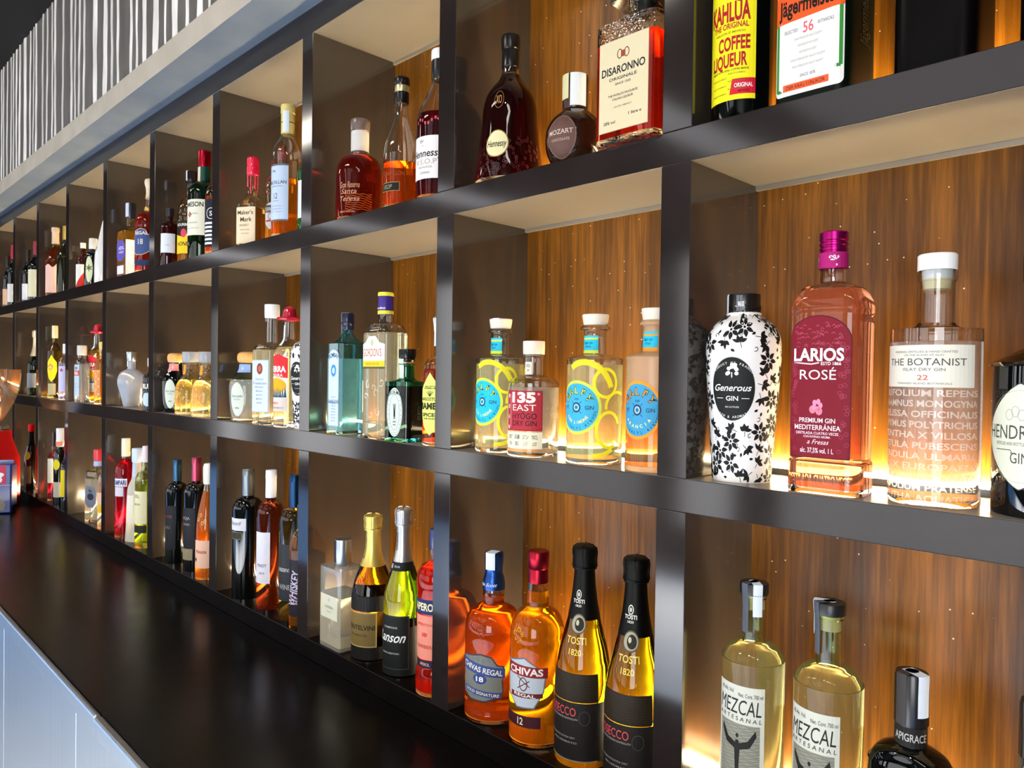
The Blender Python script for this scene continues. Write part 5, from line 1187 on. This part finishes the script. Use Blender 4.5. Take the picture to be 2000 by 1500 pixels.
bottle('ch18', 'whisky_bottle', 'amber blended whisky with blue wrapped neck and silver and blue crest label',
       [(0, .93), (.008, .97), (.05, 1), (.09, .99), (.42, 1), (.50, .985)] + shoulder(.52, .68, .40, 'round', 8)[1:] + [(.69, .37), (.70, .385), (.775, .37), (.79, .33), (.9, .3)], glass('#fff0dc'), liq('#ff6a08', 1.36), .735,
       parts=[('neck_foil', [(.775, .39), (.78, .40), (.84, .37), (.88, .31), (.92, .33), (.96, .34), (.995, .33), (1, .3)], foil('#1f3f7a', .3), {'crumple': .6})],
       labels=[dict(z=(.135, .425), w=1.75, sh='crest', c='#72746c', border='#2c3040', f=c18_art, c0=.06), dict(n='embossed_crest', z=(.52, .60), w=.5, c=None, t=[('❀', 0, .5, .9, None, '#7a2a04')], c0=.06), dict(n='neck_signature', on='neck_foil', z=(.79, .83), w=1.0, c=None, t=[('Colin Scott', 0, .5, .5, .9, '#c9d6ee', {'s': .5})])],
       strip=(20, .90, .36, '#dfe8f4', .34, 1.0, .33), rz=6)
def c12_art(A, W, H):
    A.poly([(-.5 * W, .14 * H), (.5 * W, .12 * H), (.5 * W, .32 * H), (-.5 * W, .36 * H)], '#7a1a20', 1); A.text('CHIVAS', .0, .235 * H, .13 * H, .8 * W, '#e6ddd2', .03)
    for a in (-.6, .6): A.line([(-.16 * W, -.12 * H * math.copysign(1, a)), (.12 * W, .06 * H * math.copysign(1, a))], .0014, '#4a2a28')
    A.ring(-.02 * W, -.02 * H, .007, .010, .0016, '#5c2022', 1); A.poly([(-.35 * W, -.30 * H), (.4 * W, -.26 * H), (.4 * W, -.17 * H), (-.35 * W, -.2 * H)], '#5c1a20', 1.5); A.text('REGAL', 0, -.23 * H, .06 * H, .5 * W, '#e6ddd2', .02)
bottle('ch12', 'whisky_bottle', 'golden blended whisky with crimson capsule and silver shield label, beside the blue-necked one',
       [(0, .93), (.008, .97), (.05, 1), (.42, 1), (.50, .985)] + shoulder(.52, .70, .42, 'round', 8)[1:] + [(.71, .38), (.72, .40), (.80, .37), (.9, .34)], glass('#fff6d0'), liq('#ffa20c', 1.36), .79,
       parts=[('capsule', [(.83, .36), (.832, .375), (.90, .37), (.905, .36), (.91, .385), (.99, .39), (1, .36)], foil('#8c1224', .3), {'smooth': False})],
       labels=[dict(z=(.20, .47), w=1.72, sh='shield', c='#b4bac0', border='#5c6066', f=c12_art, c0=.045), dict(n='age_label', z=(.105, .165), w=1.8, c='#3a1018', t=[('12', .08, .5, .6, .13, '#d8c8c0', {'b': .02})]),
               dict(n='embossed_crest', z=(.54, .62), w=.6, c=None, t=[('❀', 0, .5, .9, None, '#b8780c')], c0=.0)])
TG = pm('olive_green_glass', '#c9c414', 0, 0, 1, 1.36)
def tosti(key, label):
    def low(A, W, H):
        A.text('PROSECCO', -.12 * W, .34 * H, .14 * H, .6 * W, '#c8484a', .0); A.text('DENOMINAZIONE DI ORIGINE CONTROLLATA', -.1 * W, .22 * H, .03 * H, .62 * W, '#9c948a')
        A.text('VINO SPUMANTE EXTRA DRY', -.1 * W, -.1 * H, .03 * H, .55 * W, '#8c857c'); A.text('MILLESIMATO', 0, -.18 * H, .03 * H, .4 * W, '#8c857c'); A.ring(.3 * W, .25 * H, .008, .010, .001, '#3c3832', 1); A.rect(-.5 * W, .5 * W, -.5 * H, -.475 * H, '#7a705c', 1)
    def crest(A, W, H):
        A.ring(0, .2 * H, .005, .0065, .0016, '#c9c4b4', 1); A.ell(0, .2 * H, .002, .003, '#c9c4b4', 2); A.text('TOSTI', 0, -.16 * H, .2 * H, .86 * W, '#d8d3c6', .03); A.text('1820', .02 * W, -.4 * H, .12 * H, .4 * W, '#d8d3c6')
    return bubbly(key, 'prosecco_bottle', label, TG, '#151412',
        [dict(n='dark_side_band', z=(.03, .30), w=2.0, c='#15100d', c0=.30), dict(z=(.03, .30), w=2.5, c='#15100d', f=low), dict(n='upper_label', z=(.302, .43), w=2.5, c='#1e1508', border=None, f=lambda A, W, H: [A.line([(-.5 * W, (.4 - .09 * i) * H), (.5 * W, (.4 - .09 * i) * H)], .0004, '#3a2c12') for i in range(9)]),  # first piece: blank band added to blacken the side beyond the label
         dict(n='medal_seal', z=(.60, .69), w=.88, sh='ell', c='#9a937a', border='#4a4436', bw=.86, c0=.06, off=.0012, f=lambda A, W, H: (A.ell(.06 * W, -.02 * H, W * .3, H * .33, '#1b1811', 1), A.ell(-.06 * W, .05 * H, W * .1, H * .14, '#b9b08c', 1.5))),
         dict(n='neck_label', on='neck_foil', z=(.715, .80), w=.62, c=None, f=crest, c0=.04),
         dict(n='embossed_text', z=(.50, .60), w=1.1, c=None, t=[('TOSTI', 0, .72, .30, .9, pm('gilt_emboss', '#d8c04a', .2)), ('1820', 0, .22, .26, .5, pm('gilt_emboss', '#d8c04a', .2))], c0=.05)], z0=.66, rough=.45,
        prof=[(0, .93), (.012, 1), (.34, 1), (.42, .96), (.50, .87), (.58, .72), (.66, .57), (.74, .46), (.82, .39), (.88, .36), (.93, .34)])
tosti('tosti1', 'prosecco bottle with black neck foil and round medal seal, next to the golden whisky')
tosti('tosti2', 'prosecco bottle with black neck foil and round medal seal, next to the pillar')
# ---- bottom row, third pigeonhole
bottle('canera', 'vodka_bottle', 'square frosted clear bottle with silver-wrapped cap', [(0, .98), (.012, 1), (.70, 1), (.715, .985), (.73, .93), (.735, .5), (.74, .44), (.76, .40), (.8, .38)], pm('frosted_clear_glass', '#fffdf0', .05, 0, .86, 1.45), liq('#fffbe0', 1.34, .74), .50, n=12,
       parts=[('cap', [(.765, .40), (.77, .42), (.995, .42), (1, .39)], foil('#a8afb4', .28))], labels=[dict(z=(.28, .50), w=1.5, c='#d8d6bc', t=[('✧', 0, .8, .14, None, '#999'), ('CANERA', 0, .5, .12, .5, '#8f8c76'), ('VODKA', 0, .3, .06, .3, '#a8a592')])], strip=(-25, .80, .4, '#22252a', .42, 1.0, .42))
bubbly('montel', 'prosecco_bottle', 'sparkling wine bottle with gold foil neck and gold-brown label', pm('amber_olive_glass', '#b8860a', 0, 0, 1, 1.37), '#d9bf66',
       [dict(z=(.10, .34), w=1.9, c='#6e5a2c', border='#b09a5a', t=[('MONTELVINI', 0, .56, .13, .9, '#1b1408', {'b': .02}), ('PROSECCO', 0, .34, .06, .5, '#2c2210')]),
        dict(n='dark_body_band', z=(.345, .45), w=6.1, c='#0c0a06', off=.0001), dict(n='dark_foot_band', z=(.012, .10), w=6.1, c='#0c0a06', off=.0001),  # plain dark bands added to blacken the lower glass
        dict(n='neck_label', on='neck_foil', z=(.66, .86), w=.42, c=None, c0=-.06, t=[('MONTELVINI', 0, .5, .12, 2.2, '#4a3c14', {'r': 90})]),
        dict(n='crest_print', z=(.50, .62), w=.95, c=None, f=lambda A, W, H: [A.ring((-.25 + .14 * k) * W, .2 * H * math.sin(k * 2.1), .0045, .005, .0011, '#2a2006', 0, 11) for k in range(5)], c0=-.02)], z0=.64)
bubbly('lanson', 'champagne_bottle', 'bright green champagne bottle with silver foil neck and black label', pm('bright_green_glass', '#8fe01c', 0, 0, 1, 1.37), '#b9b6b2',
       [dict(n='dark_foot_band', z=(.012, .30), w=5.2, c='#080a08', c0=-.03, off=.00008), dict(z=(.05, .37), w=2.1, c='#0d0f0d', border='#2c302c', t=[('CHAMPAGNE', 0, .78, .035, .4, '#b8b8b0'), ('Lanson', 0, .60, .18, .82, W_, {'s': .45}), ('BLACK CREATION', 0, .3, .03, .5, '#b8b8b0')]),  # first piece: blank band added to blacken the glass around the label
        dict(n='neck_band', z=(.625, .675), w=3.6, c='#0c0e0d', off=.0012, t=[('1760', -.12, .5, .5, .07, W_), ('PÈRE & FILS À REIMS', .04, .5, .22, .14, '#c8c8c0')]),
        dict(n='neck_label', on='neck_foil', z=(.72, .87), w=.34, c=None, c0=-.06, t=[('LANSON', 0, .5, .15, 2.6, '#16181a', {'r': 90, 'b': .02})])], z0=.645, rough=.28)
def aper(A, W, H):
    A.text('APEROL', 0, 0, .5 * H, .66 * W, '#e8dcb0', .03)
bottle('aperol', 'aperitif_bottle', 'bright orange aperitif bottle with navy band and pink label, by the pillar',
       [(0, .96), (.01, 1), (.10, 1), (.16, .93), (.22, .92), (.60, .97), (.66, 1)] + shoulder(.68, .80, .38, 'round', 6)[1:] + [(.84, .36), (.9, .35)], glass('#ffe0c8'), liq('#ff2c06', 1.35), .83,
       parts=[('cap', [(.88, .37), (.89, .40), (.99, .40), (1, .37)], glossy('#1b2a5c'))],
       labels=[dict(z=(.50, .59), w=2.1, c='#18244e', f=aper), dict(n='lower_label', z=(.22, .49), w=1.9, c='#e58c78', t=[('APERITIVO', 0, .8, .06, .6, '#b03a2c'), ('❧', 0, .6, .16, None, '#c24a3a'), ('BARBIERI', 0, .3, .08, .5, '#b03a2c')]), dict(n='foot_label', z=(.17, .215), w=1.3, c='#1b1a30', t=[('APEROL', 0, .5, .4, .5, '#d8b0a8')])])
# ---- bottom row, fourth pigeonhole
BORD = [(0, .95), (.01, 1), (.64, 1)] + shoulder(.65, .775, .40, 'round', 8)[1:] + [(.79, .385), (.93, .37)]
def wine(key, label, capc, labs, g=DARK, z0=.79, prof=BORD, cr=0, liquid=None, name='wine_bottle', strip=None):
    return bottle(key, name, label, prof, g, liquid, .82, parts=[('capsule', [(z0, .40), (z0 + .01, .405), (.935, .395), (.94, .41), (.965, .41), (.97, .40), (.995, .40), (1, .37)], capc, {'smooth': False})], labels=labs, strip=strip)
wine('wine1', 'black-glass wine bottle with grey capsule and small white label, beside the white-capsuled one', foil('#6c7274', .35), [dict(z=(.53, .625), w=1.6, c='#d8d8dc', t=[('Estoril', 0, .6, .3, .6, '#555', {'s': .3})]), dict(n='lower_label', z=(.46, .52), w=1.1, c='#2c2a1e', border='#6a6440', bw=.8)])
wine('rose', 'brown wine bottle with white capsule and long white label', glossy('#f4f4f6'), [dict(z=(.19, .56), w=1.6, c='#e0dce4', t=[('PINOT', .1, .35, .06, .5, '#6a5c68'), ('2019', .1, .2, .04, .3, '#6a5c68')])], pm('brown_glass', '#6a2408', .02, 0, .8, 1.42), z0=.80)
wine('wine3', 'dark wine bottle with navy capsule and charcoal label, behind the short one with slanting lettering', foil('#16304c', .35), [dict(z=(.14, .53), w=1.8, c='#22262a', t=[('RESERVA', .1, .55, .06, .6, '#c8c8c8'), ('WINE', .1, .25, .09, .5, '#9c9c9c')])], pm('brown_olive_glass', '#3a2c08', .02, 0, .6, 1.42), z0=.77)
bottle('small4', 'liqueur_bottle', 'short amber bottle with slanting black and white lettering, by the pillar', [(0, .95), (.01, 1), (.58, 1)] + shoulder(.60, .80, .42, 'round', 7)[1:] + [(.97, .38)], glass('#ffe9b0'), liq('#e89008', 1.36), .74,
       parts=[('neck_foil', [(.80, .42), (.97, .40), (.975, .42), (1, .40)], glossy('#1a1a12'))], labels=[dict(z=(.10, .56), w=1.6, c='#1a1420', t=[('WHISKEY', -.1, .5, .16, 1.9, '#c9bcd0', {'r': 80, 'b': .02}), ('BULLET', .22, .5, .12, 1.7, '#a898b0', {'r': 80})])])
# ---- bottom row, fifth pigeonhole
wine('w5a', 'black-glass wine bottle with steel-blue capsule', foil('#2c4a60', .35), [dict(z=(.14, .56), w=1.7, c='#0f1116', t=[('ESTATE', 0, .75, .06, .6, '#7a3038'), ('NERO', 0, .5, .06, .4, '#6c6c70')])])
wine('w5b', 'black-glass wine bottle with mauve-red capsule, beside the steel-blue one', foil('#9a3c50', .35), [dict(z=(.20, .56), w=1.7, c='#14161c', t=[('RIOJA', 0, .75, .07, .5, '#8c8c92'), ('CRIANZA', 0, .6, .05, .5, '#8c8c92')]), dict(n='lower_label', z=(.10, .2), w=1.3, c='#8c8268')])
bottle('orange5', 'aperitif_bottle', 'bright orange bottle with ornate shoulders and white cap, glowing by the pillar', [(0, .95), (.01, 1), (.30, .98), (.50, .9), (.62, .72), (.74, .46), (.80, .38), (.9, .35)], glass('#fff0c0'), liq('#ff9a08', 1.35), .76,
       parts=[('cap', [(.82, .38), (.83, .42), (.97, .44), (1, .3)], glossy('#f2ecd8'))], labels=[dict(z=(.10, .34), w=1.5, c='#edbfa4', t=[('Fiesta', 0, .6, .12, .7, '#9c3a2c', {'s': .4}), ('★', -.35, .3, .16, None, '#2a0c10')]), dict(n='embossed_swirls', z=(.42, .62), w=1.2, c=None, f=lambda A, W, H: [A.ring((-.3 + .2 * k) * W, .2 * H * math.sin(k * 2), .004, .005, .001, '#ffd860', 0, 10) for k in range(4)])])
# ---- bottom row, sixth pigeonhole
bottle('camp', 'aperitif_bottle', 'scarlet bitter bottle with pale capsule and white label', [(0, .95), (.01, 1), (.56, .98), (.62, 1)] + shoulder(.64, .78, .40, 'round', 7)[1:] + [(.80, .38), (.9, .36)], glass('#ffd0c8'), liq('#e0061c', 1.35), .80,
       parts=[('capsule', [(.82, .39), (.83, .42), (.99, .42), (1, .38)], glossy('#dcdcc0'))], labels=[dict(z=(.52, .60), w=1.8, c='#e6e2ea', t=[('CAMPARI', 0, .5, .6, .9, '#1c2a6a', {'b': .03})]), dict(n='lower_label', z=(.42, .515), w=1.1, c='#d8d0dc')])
bottle('frost6', 'liqueur_bottle', 'frosted white bottle with pale blue neck label, between the scarlet and the lime-green ones', [(0, .98), (.01, 1), (.15, .93), (.45, .86), (.58, .78), (.66, .5), (.72, .42), (.9, .38)], pm('frosted_glass', '#f6f1de', .35, 0, .5, 1.4),
       parts=[('cap', [(.85, .4), (.86, .46), (.99, .46), (1, .42)], glossy('#c9d8f0'))], labels=[dict(n='neck_label', z=(.70, .84), w=.9, c='#b8ccec'), dict(z=(.2, .5), w=1.0, c='#f0e8d4')])
bottle('lime6', 'liqueur_bottle', 'lime-green and yellow bottle with cream label and slim white top, by the pillar', [(0, .96), (.01, 1), (.58, 1)] + shoulder(.60, .76, .40, 'round', 7)[1:] + [(.9, .36)], glass('#f4ffd0'), liq('#b8d81c', 1.34), .66,
       parts=[('cap', [(.84, .37), (.85, .40), (.98, .36), (1, .3)], glossy('#e8d8d8'))], labels=[dict(z=(.24, .56), w=1.8, c='#e6dfb4', t=[('SOL', -.1, .85, .1, .4, '#5a5230'), ('LIMON', -.1, .6, .06, .5, '#7a724a')]), dict(n='dark_band', z=(.15, .225), w=1.8, c='#1c2410')])
# ---- bottom row, far pigeonholes
bottle('vod7', 'vodka_bottle', 'square clear vodka bottle with red cap and hexagonal dark print', [(0, .97), (.01, 1), (.64, 1), (.68, .95), (.74, .6), (.77, .42), (.8, .4), (.86, .38)], glass('#f4f4e0'), liq('#f6f2d2', 1.34), .60, n=6,
       parts=[('cap', [(.845, .40), (.85, .46), (.99, .46), (1, .42)], glossy('#c8323c')), ('neck_band', [(.77, .44), (.78, .46), (.84, .44)], glossy('#a8b4d8'))], labels=[dict(z=(.20, .50), w=1.45, sh='hex', c='#6c7080', f=lambda A, W, H: (A.ell(0, 0, .3 * W, .16 * H, '#24262e', 1), A.text('Rx', 0, .28 * H, .14 * H, .3 * W, '#1c1e26', .04)))])
bottle('vod7b', 'liqueur_bottle', 'pale bottle with a yellow fruit label squeezed in beside the square vodka', [(0, .96), (.01, 1), (.58, 1)] + shoulder(.60, .78, .40, 'round', 6)[1:] + [(.9, .38)], glass('#f8f0e0'), liq('#f4ddc0', 1.34), .66,
       parts=[('cap', [(.84, .4), (1, .42)], glossy('#dccfb4'))], labels=[dict(z=(.28, .5), w=1.6, c='#e4bca0'), dict(n='fruit_print', z=(.22, .34), w=.9, sh='ell', c='#e8b81c', off=.0007)])
bottle('w8a', 'aperitif_bottle', 'slim dark bottle with cream label and glowing red foot', [(0, .95), (.01, 1), (.58, 1)] + shoulder(.60, .78, .40, 'slope', 6)[1:] + [(.95, .38)], glass('#ffd8cc'), liq('#8a0a18', 1.35), .7, parts=[('capsule', [(.8, .42), (.99, .42), (1, .38)], glossy('#1a1216'))], labels=[dict(z=(.26, .62), w=1.6, c='#cfc8b4')])
bottle('w8b', 'rum_bottle', 'dark bottle with tall white and coral cap and round yellow seal', [(0, .95), (.01, 1), (.58, 1)] + shoulder(.60, .74, .42, 'round', 6)[1:] + [(.95, .40)], DARK, parts=[('cap', [(.76, .44), (.77, .62), (.84, .64), (.845, .60), (.99, .62), (1, .58)], glossy('#e8e6ea'))],
       labels=[dict(n='cap_band', on='cap', z=(.77, .83), w=1.6, c='#e08a6c'), dict(n='round_seal', z=(.46, .60), w=1.2, sh='ell', c='#d8c81c'), dict(z=(.10, .30), w=1.6, c='#b4ae9c')])
bottle('w8c', 'liqueur_bottle', 'slim bottle with long pink capsule and yellow label, behind the far divider edge', [(0, .95), (.01, 1), (.5, 1)] + shoulder(.52, .70, .40, 'slope', 6)[1:] + [(.95, .36)], DARK, parts=[('capsule', [(.66, .46), (.70, .40), (.99, .38), (1, .34)], glossy('#c88ca0'))], labels=[dict(z=(.16, .5), w=1.6, c='#dcc414')])
bubbly('w9c', 'sparkling_wine_bottle', 'dark sparkling wine bottle with red foil top and yellow medal, behind the coffee grinder', DARK, '#141010', [dict(n='medal_seal', z=(.46, .58), w=.9, sh='ell', c='#9c8414'), dict(z=(.1, .36), w=1.2, c='#4c4634')], musc='#c0141e', z0=.66)

t = empty('coffee_grinder', (-3.25, -.125, ZK + .0002), math.radians(35)); tag(t, 'red coffee grinder with shiny bean hopper standing behind the blue coffee packet', 'coffee grinder')
def lathe(name, pts, m, parent, seg=48, sub=3, sm=True):
    bm = bmesh.new(); loft(bm, [(z, r, r, 2) for z, r in (smooth(pts, sub) if sm else pts)], seg=seg); return mesh_obj(name, bm, m, parent)
RED = pm('red_enamel', '#a80c14', .25, coat=.4)
bm = bmesh.new(); loft(bm, [(0, .075, .085, 6), (.20, .075, .085, 6), (.215, .070, .08, 6), (.29, .055, .06, 5), (.315, .055, .06, 5), (.32, .05, .055, 5)], seg=48)
mesh_obj('housing', bm, RED, t)
lathe('collar', [(.3202, .05), (.323, .062), (.336, .062), (.339, .05)], foil('#c9cccf', .2), t, sm=False)
bm = bmesh.new()
outer = smooth([(.3395, .030), (.36, .040), (.40, .062), (.45, .084), (.50, .097), (.54, .1015), (.57, .102)], 3)
f, l = loft(bm, [(z, r, r, 2) for z, r in outer], True, False, 56)
f2_, l2_ = loft(bm, [(z + .002, r - .002, r - .002, 2) for z, r in outer], False, False, 56, flip=True)
for k in range(56):
    j = (k + 1) % 56; bm.faces.new((l[k], l[j], l2_[j], l2_[k]))
bm.faces.new(f2_)
hm = pm('smoked_hopper', '#e9c3a8', .06, .55, .6, 1.45); mesh_obj('hopper', bm, hm, t)
lathe('rim', [(.568, .1025), (.5685, .1045), (.573, .1045), (.5735, .1025)], foil('#d8b8a0', .15), t, sm=False)
rd = random.Random(12); bm = bmesh.new(); loft(bm, [(z + .003, r - .006, r - .006, 2) for z, r in outer if z < .5], seg=40)
bn = mesh_obj('coffee_beans', bm, pm('roasted_beans', '#3a1f12', .3, bump=(260, 1, .006)), t); tag(bn, kind='stuff')

t = empty('coffee_packet', (-3.062, -.150, ZK + .0002), math.atan2(-.15 + .75647, -3.062 - .46536) + PI / 2 - PI + math.radians(0)); tag(t, 'dark blue coffee packet with red emblem tab at the far end of the counter', 'coffee packet')
t.rotation_euler = (0, 0, math.radians(62))
BLU = pm('blue_packet', '#14246e', .3, coat=.3)
bm = bmesh.new(); add_box(bm, -.072, .072, -.032, .032, 0, .196, .006); mesh_obj('pouch', bm, BLU, t, smooth=False)
bm = bmesh.new(); add_box(bm, -.070, .070, -.003, .003, .1955, .211, .001); mesh_obj('folded_top', bm, BLU, t, smooth=False)
def flat_art(name, A, y, z, parent):
    bmesh.ops.triangulate(A.bm, faces=[f for f in A.bm.faces if len(f.verts) > 4])
    for v in A.bm.verts: v.co = Vector((v.co.x, y - .0002 - .00012 * v.co.z, z + v.co.y))
    return mesh_obj(name, A.bm, A.mats, parent, smooth=False)
A = Art(.14, .19); A.rect(.012, .052, .02, .095, '#c23a52', 0)
A.poly([(.022, .030), (.036, .027), (.040, .038), (.036, .044), (.041, .052), (.046, .054), (.044, .062), (.034, .066), (.026, .060), (.024, .046)], W_, 1)
A.line([(-.07, .012), (.07, .015)], .0012, '#c9d4ee', 0)
A.poly([(-.01, -.085), (.045, -.085), (.05, -.06), (.035, -.035), (.028, -.012), (.020, -.012), (.014, -.035), (-.004, -.06)], '#8f8678', 0); A.ell(.024, -.004, .007, .008, '#a09684', 1, 14)
flat_art('printed_front', A, -.0322, .098, t)
